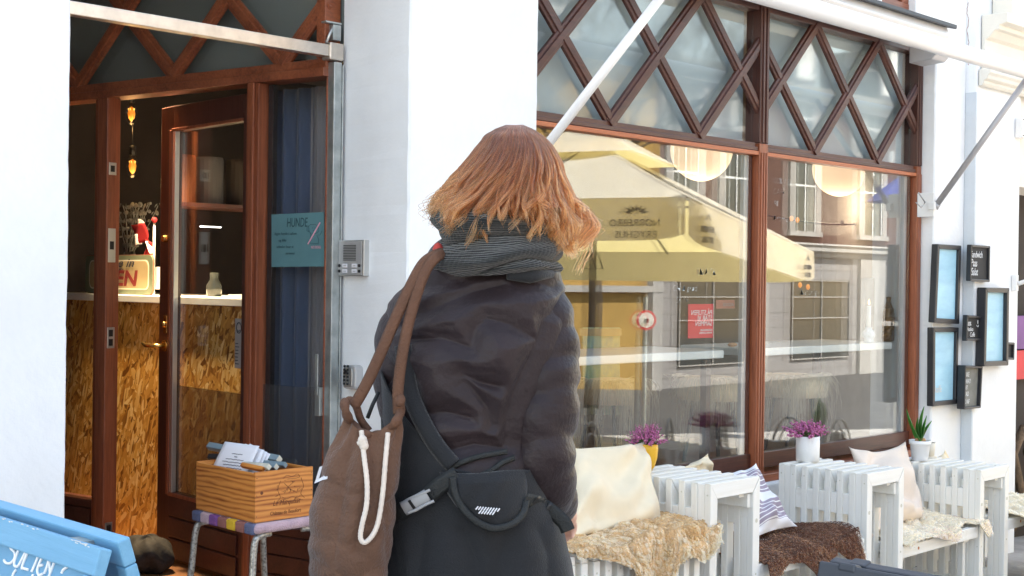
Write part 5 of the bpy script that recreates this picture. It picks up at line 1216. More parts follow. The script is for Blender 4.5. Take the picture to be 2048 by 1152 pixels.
chalkline(z_([(650, 830), (665, 790), (700, 780), (722, 820), (700, 880), (650, 920), (632, 955)]))
chalkline(z_([(165, 920), (140, 955), (120, 1020), (100, 1100)])); chalkline(z_([(340, 965), (330, 1010), (300, 1080)]))
chalkline(z_([(60, 1060), (30, 1110), (20, 1200), (80, 1180)]))
b = MB()
for k in range(26):
    f = rnd.uniform(.02, .6); p = Mx @ Vector((xo[0]-.0004, 1.94+f*.7, -rnd.uniform(.0005, .004))); b.box(tuple(p-Vector((.0004, rnd.uniform(.001, .006), .0006))), tuple(p+Vector((.0004, rnd.uniform(.001, .005), .0008))))
b.build('paint_chips', 'white_far', BB, kind='stuff')

GB = empty('sandwich_board', (2.2, 1.0, .02), 'dark grey metal sandwich board just entering at the bottom', 'sandwich board')
for side in (-1, 1):
    Mg = Matrix.Translation(Vector((2.12+side*.006, 0, .846))) @ Matrix.Rotation(-R(16)*side, 4, 'Y'); xo_ = (0, .022) if side > 0 else (-.022, 0)
    def gb(nm, a, c_, m='grey_sign_metal', bev=.004): return xf(MB().box(a, c_), Mg).build(nm, m, GB, bevel=bev)
    gb('frame_side', (xo_[0], .60, -.036), (xo_[1], 1.285, 0)); gb('frame_side', (xo_[0], .60, -.82), (xo_[1], 1.285, -.784))
    gb('frame_side', (xo_[0], 1.249, -.783), (xo_[1], 1.285, -.037)); gb('frame_side', (xo_[0], .60, -.783), (xo_[1], .636, -.037))
    gb('panel', (xo_[0]+.008, .63, -.79), (xo_[1]-.008, 1.255, -.03), 'black_board', 0)
    gb('corner_cap', (xo_[0]-.002, 1.21, -.012), (xo_[1]+.002, 1.245, .004))
# ================================================================== WALKING WOMAN (2.8 m from the camera, seen from behind)
DW = 2.8; SP_ = DW/FPX
def W(x, y, dz=0.): return onD(x, y, DW+dz)
def WA(A):
    A = np.asarray(A, float); sh = A.shape[:-1]; A = A.reshape(-1, 3)
    d = fw[None]+np.outer((A[:, 0]-1024)/FPX, rt)-np.outer((A[:, 1]-576)/FPX, up)
    return (C0[None]+d*(DW+A[:, 2])[:, None]).reshape(*sh, 3)
PE = empty('person', (W(950, 1795)[0], W(950, 1795)[1], .04), 'woman with copper hair in dark puffer jacket and black knitted scarf walking past', 'person')
TY = [500, 520, 545, 570, 600, 640, 700, 760, 820, 880, 940, 1000, 1060, 1152, 1250, 1340]
TL = [905, 868, 838, 816, 797, 783, 776, 782, 790, 795, 792, 785, 772, 757, 752, 758]
TR = [1065, 1092, 1108, 1120, 1128, 1128, 1118, 1096, 1074, 1058, 1062, 1078, 1106, 1124, 1130, 1122]
TB = [.070, .085, .100, .112, .125, .138, .145, .143, .138, .136, .140, .146, .152, .158, .158, .150]
def tor(y): return np.interp(y, TY, TL), np.interp(y, TY, TR), np.interp(y, TY, TB)
def backz(x, y, extra=0.):
    l, r, b_ = tor(y); xc = (l+r)/2; a = (r-l)/2; q = np.clip(np.abs((x-xc)/a), 0, .995)
    return -b_*(1-q**2.4)**(1/2.4)-extra
seams = [[(808, 652), (886, 609), (949, 582), (1003, 570)], [(828, 680), (886, 676), (941, 695)], [(972, 637), (1019, 648), (1070, 680)], [(941, 695), (949, 660), (972, 637)],
         [(929, 750), (960, 764), (996, 773)], [(847, 828), (894, 824), (941, 836)], [(933, 762), (972, 812), (985, 850)], [(880, 905), (949, 888), (1003, 895)], [(790, 560), (850, 575), (930, 562)],
         [(1120, 600), (1081, 640), (1070, 680), (1050, 727), (1027, 781), (1011, 832), (1007, 890)], [(800, 740), (830, 770), (850, 828)], [(905, 560), (1000, 545), (1100, 575)]]
def seamdist(X, Y, S_=None):
    D = np.full(X.shape, 1e9)
    for s in (S_ or seams):
        for (ax, ay), (bx, by) in zip(s[:-1], s[1:]):
            L2 = (bx-ax)**2+(by-ay)**2; t = np.clip(((X-ax)*(bx-ax)+(Y-ay)*(by-ay))/L2, 0, 1)
            D = np.minimum(D, np.hypot(X-ax-t*(bx-ax), Y-ay-t*(by-ay)))
    return D
def ell_grid(ys, nal, Lf, Rf, Bf, disp=None, dz0=0., power=2.4, ytop=None, al=None):
    al = np.linspace(-math.pi, math.pi, nal, endpoint=False) if al is None else al
    G_ = np.zeros((len(ys), len(al), 3))
    for i, y in enumerate(ys):
        yy = np.full(len(al), float(y)) if ytop is None else ytop(al, i/(len(ys)-1))
        l, r, b_ = Lf(yy), Rf(yy), Bf(yy); s = np.sin(al); c = np.cos(al)
        rad = (np.abs(s)**power+np.abs(c)**power)**(-1/power)
        d = 0 if disp is None else disp((l+r)/2+(r-l)/2*s, yy, al)
        G_[i, :, 0] = (l+r)/2+((r-l)/2*rad+d/SP_)*s; G_[i, :, 1] = yy; G_[i, :, 2] = dz0-(b_*rad+d)*c
    return G_
def fbm(X, Y, s, seed=0):
    r_ = np.random.default_rng(seed); o = 0
    for k in range(6):
        a = r_.uniform(0, 6.28); f = s*(1.5**k)*.6; o = o+np.sin((X*math.cos(a)+Y*math.sin(a))*f+r_.uniform(0, 6.28)+1.3*np.sin(Y*f*.7+k))/(1.25**k)
    return o/3
def jd(X, Y, al):
    D = seamdist(X, Y); p = .030*(1-np.exp(-(D/32)**1.1))
    fine = .0008*fbm(X, Y, .08, 3)+.003*fbm(X, Y, .020, 4)
    wr = .0012*np.sin(D*.30+fbm(X, Y, .03, 5)*3)*np.exp(-D/30)
    return p+fine+wr-.006
Lf = lambda y: np.interp(y, TY, TL); Rf = lambda y: np.interp(y, TY, TR); Bf = lambda y: np.interp(y, TY, TB)
jb = MB().grid(WA(ell_grid(np.linspace(500, 985, 170), 220, Lf, Rf, Bf, jd)), closed_u=True)
def sleeve(cl, n=110, m_=72, seed=1, amp=1.):
    P = smoothpts([c[:3] for c in cl], 12); Rr = smoothpts([(c[3], 0, 0) for c in cl], 12)[:, 0]; P = P.copy(); P[:, 2] /= SP_
    u = np.linspace(0, len(P)-1, n); P = np.stack([np.interp(u, range(len(P)), P[:, k]) for k in range(3)], 1); Rr = np.interp(u, range(len(Rr)), Rr)
    G_ = np.zeros((n, m_, 3)); prev = np.array([1., 0, 0]); a = np.linspace(0, 2*math.pi, m_, endpoint=False)
    arc = np.concatenate([[0], np.cumsum(np.linalg.norm(np.diff(P, axis=0), axis=1))])
    r_ = np.random.default_rng(seed); cuts = np.cumsum(r_.uniform(40, 95, 20)); tilt = r_.uniform(-.5, .5, 20); 
    for i in range(n):
        t = P[min(i+1, n-1)]-P[max(i-1, 0)]; t /= np.linalg.norm(t); prev = prev-t*(prev@t); prev /= np.linalg.norm(prev); c = np.cross(t, prev)
        pos = arc[i]+ 26*np.sin(a+1.0)
        D = np.min(np.abs(pos[None, :]+np.sin(a*2+np.arange(20)[:, None])*9*tilt[:, None]-cuts[:, None]), axis=0)
        p = amp*(8*(1-np.exp(-(D/20)**1.2))-3+.8*np.sin(arc[i]*.15+3*np.sin(a*2+i*.05))+1.5*np.sin(a*3+arc[i]*.05+seed))
        rr = Rr[i]+p*min(1, Rr[i]/50)
        G_[i] = P[i]+np.outer(rr*np.cos(a), prev)+np.outer(rr*np.sin(a), c)
    G_[..., 2] *= SP_; return WA(G_)
jb.build('jacket', 'jacket', PE, smooth=True)
ra = [(1062, 560, .0, 22), (1082, 585, -.01, 40), (1094, 630, -.015, 52), (1096, 700, -.02, 62), (1091, 780, -.03, 67), (1082, 860, -.035, 68), (1080, 930, -.03, 70), (1092, 975, .01, 60), (1106, 998, .08, 47), (1118, 1010, .16, 36), (1122, 1014, .20, 30)]
la = [(880, 552, .0, 22), (852, 585, -.0, 38), (826, 640, -.0, 58), (812, 700, -.0, 62), (806, 760, -.0, 58), (812, 815, .02, 52), (828, 850, .08, 44), (846, 866, .16, 36), (856, 872, .2, 30)]
MB().grid(sleeve(ra, seed=6), closed_u=True).build('jacket_sleeve', 'jacket', PE, smooth=True)
MB().grid(sleeve(la, seed=5), closed_u=True).build('jacket_sleeve', 'jacket', PE, smooth=True)
MB().add([W(1139, 987, .06), W(1143, 985, .06), W(1140, 1000, .06), W(1136, 1001, .06)], [(0, 1, 2, 3)]).add([W(1146, 981, .06), W(1149, 979, .06), W(1146, 996, .06), W(1142, 998, .06)], [(0, 1, 2, 3)]).build('sleeve_print', 'white_print', PE, kind='stuff')
# body: one continuous figure under the clothes
bd = MB()
def bt(pts, rs, n=20): bd.tube([W(x, y, z) for x, y, z in pts], [r*SP_ for r in rs], n)
def bball(x, y, z, r, sc=(1, 1, 1)): bd.ball(W(x, y, z), r, 24, sc)
bball(1014, 345, .01, .074, (1, 1.05, 1.08)); bball(1014, 372, .04, .058, (1, 1, 1.2))
bt([(1005, 380, .0), (995, 450, .0), (985, 520, .0)], [52, 50, 70])
bt([(985, 520, .0), (975, 600, .01), (965, 720, .01), (950, 850, .01), (948, 950, .01), (945, 1080, .0), (945, 1200, .0)], [80, 118, 110, 95, 100, 125, 110])
bt([(900, 545, .0), (840, 600, .0), (815, 700, .0), (812, 800, .02), (840, 862, .12), (862, 880, .24), (868, 886, .30)], [45, 42, 36, 32, 26, 20, 19])
bt([(1060, 545, .0), (1090, 600, -.01), (1092, 750, -.02), (1082, 920, -.02), (1100, 992, .06), (1122, 1018, .20), (1127, 1026, .26)], [45, 42, 36, 32, 28, 20, 19])
for hx, hy, hz, sg in ((1129, 1030, .285, 1), (870, 890, .33, -1)):      # palms and fingers
    bt([(hx, hy-6, hz-.03), (hx, hy, hz), (hx-2*sg, hy+12, hz+.035)], [20, 30, 26], 14)
    for k in range(4):
        ox = (-21+14*k); L_ = (26, 32, 30, 24)[k]
        bt([(hx+ox*.8, hy+8, hz+.03), (hx+ox, hy+14+L_*.5, hz+.055), (hx+ox-4*sg, hy+14+L_, hz+.045), (hx+ox-6*sg, hy+16+L_*1.3, hz+.025)], [8.5, 8, 7, 6], 10)
    bt([(hx-22*sg, hy+2, hz), (hx-34*sg, hy+16, hz+.015), (hx-36*sg, hy+32, hz+.02)], [10, 9, 7], 10)
bt([(900, 1150, .0), (895, 1300, .03), (890, 1480, .10), (888, 1600, .10), (886, 1745, .06)], [82, 76, 50, 44, 30])
bt([(990, 1150, .0), (1000, 1300, -.02), (1005, 1480, -.02), (1006, 1600, -.12), (1008, 1735, -.24)], [82, 76, 50, 44, 30])
bt([(886, 1745, .03), (884, 1775, .10), (882, 1783, .20)], [34, 26, 20]); bt([(1008, 1730, -.27), (1010, 1765, -.20), (1010, 1783, -.10)], [34, 26, 20])
bd.add([W(1004, 350, .085), W(1020, 350, .085), W(1012, 372, .122), W(1002, 376, .092), W(1022, 376, .092), W(1012, 342, .088)], [(0, 5, 1, 2), (0, 2, 3), (1, 4, 2), (3, 2, 4)])
for x in (936, 1088): bball(x+ (8 if x < 1000 else -8), 350, .02, .022, (.5, .8, 1.4))
bo = bd.build('body', 'skin', PE, smooth=True)
rm = bo.modifiers.new('remesh', 'REMESH'); rm.mode = 'VOXEL'; rm.voxel_size = .006; rm.use_smooth_shade = True
sm = bo.modifiers.new('smooth', 'SMOOTH'); sm.factor = .5; sm.iterations = 6
for x in (990, 1034):
    e_ = MB().ball(W(x, 345, .088), .0125, 16).build('eye', 'eye_white', PE, smooth=True)
    MB().ball(W(x, 345, .0965), .006, 12).build('iris', 'eye_dark', e_, smooth=True)
    MB().tube([W(x-14, 327, .095), W(x, 323, .10), W(x+14, 327, .095)], [.002, .0035, .002], 8).build('eyebrow', 'rust', PE, smooth=True)
MB().ball(W(1012, 392, .096), .018, 16, (1, .5, .35)).build('mouth', 'lip', PE, smooth=True)
# trousers and shoes
tr = MB()
for P_, R_ in (([(905, 1120, .0), (895, 1300, .03), (890, 1480, .10), (888, 1600, .10), (886, 1750, .05)], [104, 92, 68, 60, 54]), ([(985, 1120, .0), (1000, 1300, -.02), (1005, 1480, -.02), (1006, 1600, -.12), (1008, 1740, -.25)], [104, 92, 68, 60, 54])):
    Q = smoothpts(P_, 6); rr = smoothpts([(r, 0, 0) for r in R_], 6)[:, 0]; tr.tube([W(*q) for q in Q], [r*SP_*(1+.03*math.sin(i*1.7)) for i, r in enumerate(rr)], 24)
tr.build('trousers', 'trousers', PE, smooth=True, kind='stuff')
for x, y, z in ((884, 1772, .06), (1010, 1760, -.23)):
    MB().tube([W(x, y-8, z-.07), W(x, y, z-.03), W(x-1, y+8, z+.06), W(x-1, y+14, z+.15), W(x-1, y+18, z+.19)], [.030, .042, .040, .034, .018], 18).build('shoe', 'shoe', PE, smooth=True)
# scarf
def scarf():
    n, m_ = 120, 260; al = np.linspace(-math.pi, math.pi, m_, endpoint=False); G_ = np.zeros((n, m_, 3))
    for i in range(n):
        v = i/(n-1); s = np.sin(al); c = np.cos(al)
        xc = np.interp(v, [0, .25, .6, 1], [985, 990, 996, 990]); a = np.interp(v, [0, .15, .35, .5, .68, .85, 1], [98, 116, 120, 106, 120, 130, 126]); b_ = np.interp(v, [0, .2, .5, .8, 1], [.09, .132, .138, .160, .145])
        y0 = np.interp(v, [0, 1], [403, 546])
        y = y0+s*(15-11*v)*1.0+8*np.sin(al*2+v*3)
        ph = v*2.15+.30*s+.12*np.sin(al*2.3+1)+.05*np.sin(al*5+v*7); fold = np.abs(np.sin(math.pi*ph))**.65
        edge = min(1, v*9)*min(1, (1-v)*12)
        r_ = 27*(fold-.5)*edge-(1-edge)*12+2.0*np.sin(al*7+v*11)+.9*np.sin(al*80+v*26)
        G_[i, :, 0] = xc+(a+r_)*s; G_[i, :, 1] = y+fold*4; G_[i, :, 2] = -(b_+r_*SP_)*c
    MB().grid(WA(G_), closed_u=True, uv=True).build('scarf', 'knit', PE, smooth=True)
scarf()
MB().tube([W(1015, 548, -.12), W(1060, 552, -.11), W(1104, 548, -.07)], [.012, .015, .008], 10).build('scarf_end', 'black_cloth', PE, smooth=True)
MB().ball(W(876, 503, -.05), .012, 10, (1, 1, 1.6)).build('collar_lining', 'red_cloth', PE, smooth=True)
# hair
HY = np.array([250, 258, 268, 293, 323, 348, 368, 390, 418, 445, 480.])
HL = np.array([1012, 990, 974, 955, 934, 916, 900, 884, 868, 876, 905.])
HR = np.array([1046, 1066, 1082, 1104, 1120, 1127, 1131, 1139, 1155, 1167, 1158.])
HB = np.array([.02, .045, .065, .090, .108, .118, .122, .130, .143, .155, .155])
def hairs(n, seed, q0, q1, name, noise=1., rad=.00055, tipjit=16):
    r_ = np.random.default_rng(seed); al = r_.uniform(-math.pi, math.pi, n)
    nc = 300; cen = np.sort(r_.uniform(-math.pi, math.pi, nc)); ci = np.abs(al[:, None]-cen[None]).argmin(1); ca = cen[ci]
    tipa = np.interp(cen, [-3.14, -1.57, -1.2, -.8, -.2, .3, .7, 1.1, 1.57, 2.2, 3.14], [440, 414, 414, 424, 442, 430, 426, 450, 474, 470, 440])+r_.normal(0, tipjit*1.2, nc)
    tip = tipa[ci]+r_.normal(0, 5, n); st = 250+r_.uniform(0, 1, n)**2*46
    q = r_.uniform(q0, q1, n); cq = r_.uniform(-.05, .05, nc)[ci]; ph = r_.uniform(0, 6.28, nc)[ci]; fly = r_.random(n) < .05
    sw = r_.normal(0, 1, nc)[ci]; K = 16; P = np.zeros((n, K, 3))
    for k in range(K):
        f = k/(K-1); y = st+(tip-st)*f**.85
        a = al-.50*f**1.2*np.exp(-((al+.2)/1.1)**2)+(ca-al)*.45*f**1.3+.13*sw*np.sin(f*3.2+ph)*f*noise+ .30*f*f*np.sin(ca)*0
        l = np.interp(y, HY, HL); rr = np.interp(y, HY, HR); b_ = np.interp(y, HY, HB)
        qq = (q+cq*f*1.2)*(1+.035*np.sin(f*9+ph)*f)
        # the loose ends leave the head
        loose = np.clip((y-385)/70, 0, 1)
        qq = qq+loose*.10*sw*noise+fly*f*f*.20*r_.uniform(-.4, 1, n)
        P[:, k, 0] = (l+rr)/2+(rr-l)/2*qq*np.sin(a)-loose*10*(np.cos(a) > 0)*np.cos(a)+r_.normal(0, .35, n)*f+(9*np.sin(ph*3+f*7)*f**1.5+6*np.sin(ph*5+f*4)*np.sin(math.pi*f)+9*np.sin(ph*7+f*13)*max(0, f-.55)*2)*noise*.9
        P[:, k, 1] = y+7*np.sin(f*7+ph*2)*f**2; P[:, k, 2] = -b_*qq*np.cos(a)+r_.normal(0, .0006, n)*f
    return WA(P)
pts = np.concatenate([hairs(15000, 1, .86, 1.0, ''), hairs(5000, 2, .70, .90, '', 1.3, tipjit=22)])
strands('hair', pts, np.linspace(.00062, .00030, 16), 'hair_copper', PE)
G_ = ell_grid(np.linspace(254, 415, 40), 60, lambda y: np.interp(y, HY, HL)+9, lambda y: np.interp(y, HY, HR)-9, lambda y: np.interp(y, HY, HB)-.014, power=2.)
MB().grid(WA(G_), closed_u=True).build('hair_base', 'rust', PE, smooth=True)
# dark waist garment
def topcurve(x): return np.interp(x, [760, 790, 806, 830, 870, 900, 960, 1040, 1075, 1130], [700, 720, 780, 835, 898, 934, 952, 938, 985, 1000])
al = np.linspace(-math.pi, math.pi, 200, endpoint=False)
xa = (790+1060)/2+(1060-790)/2*np.sin(al); yt = np.where(np.cos(al) > 0, topcurve(xa), 930)
crease = [[(1004, 1050), (1000, 1100), (988, 1180)], [(860, 1060), (850, 1130), (840, 1250)], [(930, 1065), (950, 1120), (955, 1250)], [(1060, 1060), (1078, 1110), (1082, 1250)], [(800, 1040), (812, 1120), (820, 1250)]]
def bd_(X, Y, a): D = seamdist(X, Y, crease); return .016+.012*(1-np.exp(-(D/20)**1.3))+.004*fbm(X, Y, .022, 8)-.004+.010*np.exp(-((Y-yt)/16.)**2)*0
MB().grid(WA(ell_grid(np.linspace(0, 1, 90), 200, Lf, Rf, Bf, bd_, ytop=lambda a, v: yt+(1335-yt)*v, al=al)), closed_u=True).build('waist_wrap', 'black_cloth', PE, smooth=True, solid=.003)

# waist carrier bag with straps and buckle, worn on the back
WB = empty('waist_bag', W(960, 1060, -.19), 'black waist pouch with grey buckle strapped round the lower back of the woman', 'waist bag')
n = 40; G_ = np.zeros((n, n, 3))
for i in range(n):
    y = 944+(1058-944)*i/(n-1); l = np.interp(y, [944, 980, 1010, 1035, 1050, 1058], [880, 892, 912, 940, 966, 990]); r_ = np.interp(y, [944, 980, 1010, 1035, 1050, 1058], [1052, 1054, 1050, 1034, 1018, 1000])
    for j in range(n):
        t = j/(n-1); x = l+(r_-l)*t; bul = (math.sin(math.pi*t)*min(1, (i+1)/8)*math.sin(math.pi*min(1, (n-1-i)/(n-1)*1.6)*.5+.0))**.5 if 0 < t < 1 and i < n-1 else 0
        G_[i, j] = (x, y+4*math.sin(t*5)*(1-i/n), backz(x, y, .036+.022*bul+.002*math.sin(x*.11+y*.07)))
MB().grid(WA(G_)).build('pouch', 'black_cloth', WB, smooth=True, solid=.004)
def wpts(px, ex, n=8):
    q = smoothpts([(x, y, 0) for x, y in px], n); return [Vector(W(x, y, float(backz(x, y, ex)))) for x, y, _ in q]
def wrib(name, px, ex, wd, m='black_webbing', th=.002, par=None):
    p = wpts(px, ex); nr = [Vector(-fw) for _ in p]; return ribbon(p, wd, nr, th).build(name, m, par or WB, smooth=True, bevel=0)
wrib('edge_webbing', [(905, 955), (912, 990), (930, 1022), (958, 1046), (990, 1057), (1025, 1048), (1046, 1026), (1052, 1000)], .054, .015)
wrib('belt_strap', [(742, 1056), (775, 1040), (800, 1026), (815, 1016)], .050, .034)
wrib('belt_strap', [(858, 990), (872, 978), (890, 965), (915, 950)], .046, .036)
wrib('belt_strap', [(1050, 1000), (1080, 1008), (1105, 1024), (1128, 1045), (1136, 1062)], .055, .030)
wrib('loop_strap', [(896, 940), (920, 926), (955, 914), (985, 908), (1015, 903)], .020, .012)
wrib('loop_strap', [(960, 952), (985, 940), (1005, 925), (1030, 915)], .022, .012)
wrib('shoulder_strap', [(806, 690), (812, 740), (822, 790), (842, 838), (872, 890), (905, 930)], .026, .036, 'black_cloth', .004)
bk = wrib('buckle', [(806, 1018), (822, 1011), (838, 1002), (856, 992)], .060, .030, 'buckle', .0045)
wrib('buckle_prong', [(808, 1004), (822, 996), (842, 988), (860, 980)], .066, .006, 'buckle', .003, bk); wrib('buckle_prong', [(816, 1026), (834, 1019), (850, 1010), (868, 1002)], .066, .006, 'buckle', .003, bk)
wrib('buckle_slot', [(822, 1012), (827, 1009)], .0655, .024, 'rubber_black', .0012, bk)
for k in range(3): wrib('ladder_lock', [(1068+k*12, 1001+k*7), (1072+k*12, 1004+k*7)], .062, .030, 'rubber_black', .003)
for row in range(2):
    for k in range(9 if row == 0 else 6):
        x = 954+row*6+k*5.4; y = 1016+row*8+k*.5; wrib('white_letter', [(x-2.6, y+3.2), (x+2.4, y-3.2)], .0618, .0028, 'white_print', .0006)
# brown drawstring bag
DB = empty('drawstring_bag', W(705, 1235, -.17), 'brown canvas drawstring bag with off white rope slung over the left shoulder', 'bag')
BY = [812, 840, 870, 900, 940, 990, 1040, 1090, 1150, 1200, 1240]; BL = [694, 690, 676, 662, 645, 628, 616, 612, 620, 645, 690]; BR = [796, 797, 799, 801, 801, 798, 794, 790, 782, 764, 720]; BBt = [.018, .030, .045, .058, .070, .082, .090, .094, .090, .070, .03]
bL = lambda y: np.interp(y, BY, BL); bR = lambda y: np.interp(y, BY, BR); bB = lambda y: np.interp(y, BY, BBt)
bseams = [[(706, 858), (690, 950), (668, 1100), (660, 1180)], [(742, 880), (744, 960), (712, 1100)], [(786, 880), (766, 1000), (780, 1120)], [(618, 1070), (690, 1092), (786, 1062)], [(625, 1120), (700, 1160), (780, 1130)], [(655, 960), (700, 990), (730, 985)], [(800, 990), (770, 1010), (740, 1050)]]
def bagdisp(X, Y, a): 
    top = np.exp(-((Y-850)/60.)**2); return .0055*np.sin(a*9+Y*.01+1.5*np.sin(Y*.02))*top+.0045*fbm(X, Y, .026, 12)+.0026*fbm(X, Y, .06, 13)-.0085*np.exp(-(seamdist(X, Y, bseams)/13)**1.2)+.004*np.sin((X-705)*.10+Y*.02)*np.clip((Y-850)/80, 0, 1)*np.clip((1150-Y)/200, 0, 1)
BZ = -.155
def ytb(a, v): y0 = 866-52*np.abs(np.sin(a))**2.2; return y0+(1243-y0)*v
MB().grid(WA(ell_grid(np.linspace(0, 1, 110), 150, bL, bR, bB, bagdisp, dz0=BZ, power=2.2, ytop=ytb)), closed_u=True).build('bag_body', 'brown_canvas', DB, smooth=True)
def bagz(x, y, ex): 
    l, r_, b_ = bL(y), bR(y), bB(y); q = min(.99, abs((x-(l+r_)/2)/((r_-l)/2))); return BZ-b_*(1-q**2.2)**(1/2.2)-ex
MB().tube([Vector(W(x, y, BZ-.02-.02*math.sin(k*.4))) for k, (x, y, _) in enumerate(smoothpts([(689, 806, 0), (693, 828, 0), (706, 850, 0), (728, 868, 0), (752, 871, 0), (776, 860, 0), (794, 842, 0), (801, 818, 0), (800, 800, 0)], 6))], [.0088+.0012*math.sin(k*1.1) for k in range(49)], 14, sq=1.3).build('rolled_hem', 'brown_strap', DB, smooth=True)
MB().tube([Vector(W(x, y, BZ+.02)) for x, y, _ in smoothpts([(692, 806, 0), (700, 800, 0), (712, 812, 0), (722, 840, 0), (738, 862, 0)], 6)], .008, 12).build('rolled_hem', 'brown_strap', DB, smooth=True)
def bagstrap(px, wd): return ribbon([Vector(W(x, y, z)) for x, y, z in smoothpts(px, 8)], wd, [Vector(-fw)]*(8*(len(px)-1)+1), .0035).build('shoulder_strap', 'brown_strap', DB, smooth=True)
bagstrap([(886, 506, -.10), (868, 512, -.128), (845, 530, -.140), (820, 575, -.155), (792, 635, -.165), (762, 705, -.170), (732, 770, -.172), (708, 812, -.17)], .0235)
bagstrap([(890, 506, -.10), (872, 515, -.132), (852, 540, -.146), (833, 590, -.160), (815, 655, -.168), (803, 720, -.172), (796, 780, -.172), (797, 828, -.17)], .0225)
MB().tube([W(735, 836, BZ+.03), W(745, 810, BZ+.04), W(757, 785, BZ+.06)], .004, 8).build('thin_cord', 'black_webbing', DB, smooth=True)
rp_ = smoothpts([(723, 862, 0), (725, 885, 0), (729, 920, 0), (734, 965, 0), (733, 1010, 0), (724, 1050, 0), (721, 1075, 0), (729, 1085, 0), (744, 1072, 0), (756, 1045, 0), (765, 990, 0), (771, 920, 0), (776, 866, 0)], 10)
MB().tube([Vector(W(x, y, bagz(x, y, .008))) for x, y, _ in rp_], [.0050*(1+.07*math.sin(k*2.6)) for k in range(len(rp_))], 10).build('rope', 'rope', DB, smooth=True)
kn = MB()
for k in range(3): kn.ball(W(725+k*1.5, 880+k*6, bagz(725, 885, .012)), .0095, 12)
kn.tube([W(723, 884, bagz(723, 884, .014)), W(716, 888, bagz(716, 888, .012))], .005, 8); kn.build('knot', 'rope', DB, smooth=True)
MB().add([W(x, y, bagz(x, y, .004)) for x, y in ((639, 934), (645, 932), (637, 962), (630, 964))], [(0, 1, 2, 3)]).add([W(x, y, bagz(x, y, .004)) for x, y in ((652, 932), (661, 930), (654, 958), (645, 960))], [(0, 1, 2, 3)]).add([W(x, y, bagz(x, y, .004)) for x, y in ((631, 962), (646, 953), (645, 960), (629, 967))], [(0, 1, 2, 3)]).build('white_letter', 'white_print', DB, solid=.001)

# ================================================================== ACROSS THE STREET (seen in the window glass)
fh = np.array([math.sin(YAW), math.cos(YAW), 0.]); rh = np.array([math.cos(YAW), -math.sin(YAW), 0.])
def MV(lat, zc, h):            # position seen by reflection in the window plane
    p = rh*lat+fh*zc; return Vector((p[0], 2*YW-p[1], h))
U_ = empty('parasol', MV(.75, 11.6, -.3), 'large square cream parasol with two tier canopy and brewery lettering', 'parasol')
KP = 1.2; e1 = np.array([.412, .911]); e2 = np.array([-.911, .412]); L1, L2 = 4.28*KP, 3.0*KP; Aq = np.array([1.2, 9.0])*KP
def up_(s, t, h): q = Aq+e1*L1*s+e2*L2*t; return MV(q[0], q[1], h)
def kh(h): return 1.35+(h-1.35)*KP
def eh(s, t): return kh(1.945-.27*s)
cen = (.5, .5); apex_h = 2.62
def canopy(parent, s0, s1, t0, t1, hedge, hap, nm, sag=.06, hole=0.):
    cor = [(s0, t0), (s1, t0), (s1, t1), (s0, t1)]
    for k in range(4):
        a, b_ = cor[k], cor[(k+1) % 4]; n = 14; G_ = np.zeros((n, n, 3))
        for i in range(n):
            f = hole+(1-hole)*i/(n-1)
            for j in range(n):
                g_ = j/(n-1); es = a[0]+(b_[0]-a[0])*g_; et = a[1]+(b_[1]-a[1])*g_
                s = cen[0]+(es-cen[0])*f; t = cen[1]+(et-cen[1])*f; h = hap+(hedge(es, et)-hap)*f-sag*math.sin(math.pi*f)*math.sin(math.pi*g_)
                G_[i, j] = up_(s, t, h)
        MB().grid(G_).build(nm, 'parasol_cloth', parent, smooth=True)
canopy(U_, 0, 1, 0, 1, eh, kh(2.60), 'canopy_panel', hole=.16)
canopy(U_, .35, .65, .31, .69, lambda s, t: kh(2.44-.10*(s-.31)), kh(2.76), 'top_canopy', .02)
cor = [(0, 0), (1, 0), (1, 1), (0, 1)]
for k in range(4):
    a, b_ = cor[k], cor[(k+1) % 4]; n = 30; G_ = np.zeros((8, n, 3))
    for i in range(8):
        for j in range(n):
            g_ = .006+.988*j/(n-1); s = a[0]+(b_[0]-a[0])*g_; t = a[1]+(b_[1]-a[1])*g_; d = .30*KP*i/7*(1-.18*(abs(2*g_-1)**14))
            o_ = .012*math.sin(g_*17+k)*i/7; G_[i, j] = up_(s+o_*(a[0] == b_[0])*.2, t+o_*(a[1] == b_[1])*.2, eh(s, t)-d)
    MB().grid(G_).build('valance', 'parasol_cloth', U_, smooth=True)
mast = up_(.5, .5, 0)
MB().tube([(mast.x, mast.y, -.7), (mast.x, mast.y, kh(2.70))], .04, 14).build('mast', 'bark', U_, smooth=True)
for k in range(8):
    s, t = [(0, 0), (.5, 0), (1, 0), (1, .5), (1, 1), (.5, 1), (0, 1), (0, .5)][k]
    p = up_(s, t, eh(s, t)-.02); MB().tube([p, (mast.x, mast.y, kh(2.56))], .016, 8).build('rib', 'bark', U_, smooth=True)
    q = p.lerp(Vector((mast.x, mast.y, kh(2.56))), .5); MB().tube([q-Vector((0, 0, .03)), (mast.x, mast.y, kh(1.95))], .013, 8).build('strut', 'bark', U_, smooth=True)
MB().lathe([(.001, 0), (.09, 0), (.09, .12), (.001, .12)], (mast.x, mast.y, kh(1.9)), 16).build('hub', 'rubber_black', U_)
hx_ = [(mast.x-.16, mast.y, 1.50), (mast.x+.16, mast.y, 1.50), (mast.x, mast.y, 1.80)]
MB().tube(hx_, .012, 8, closed=True).build('crank_handle', 'rubber_black', U_, smooth=True)
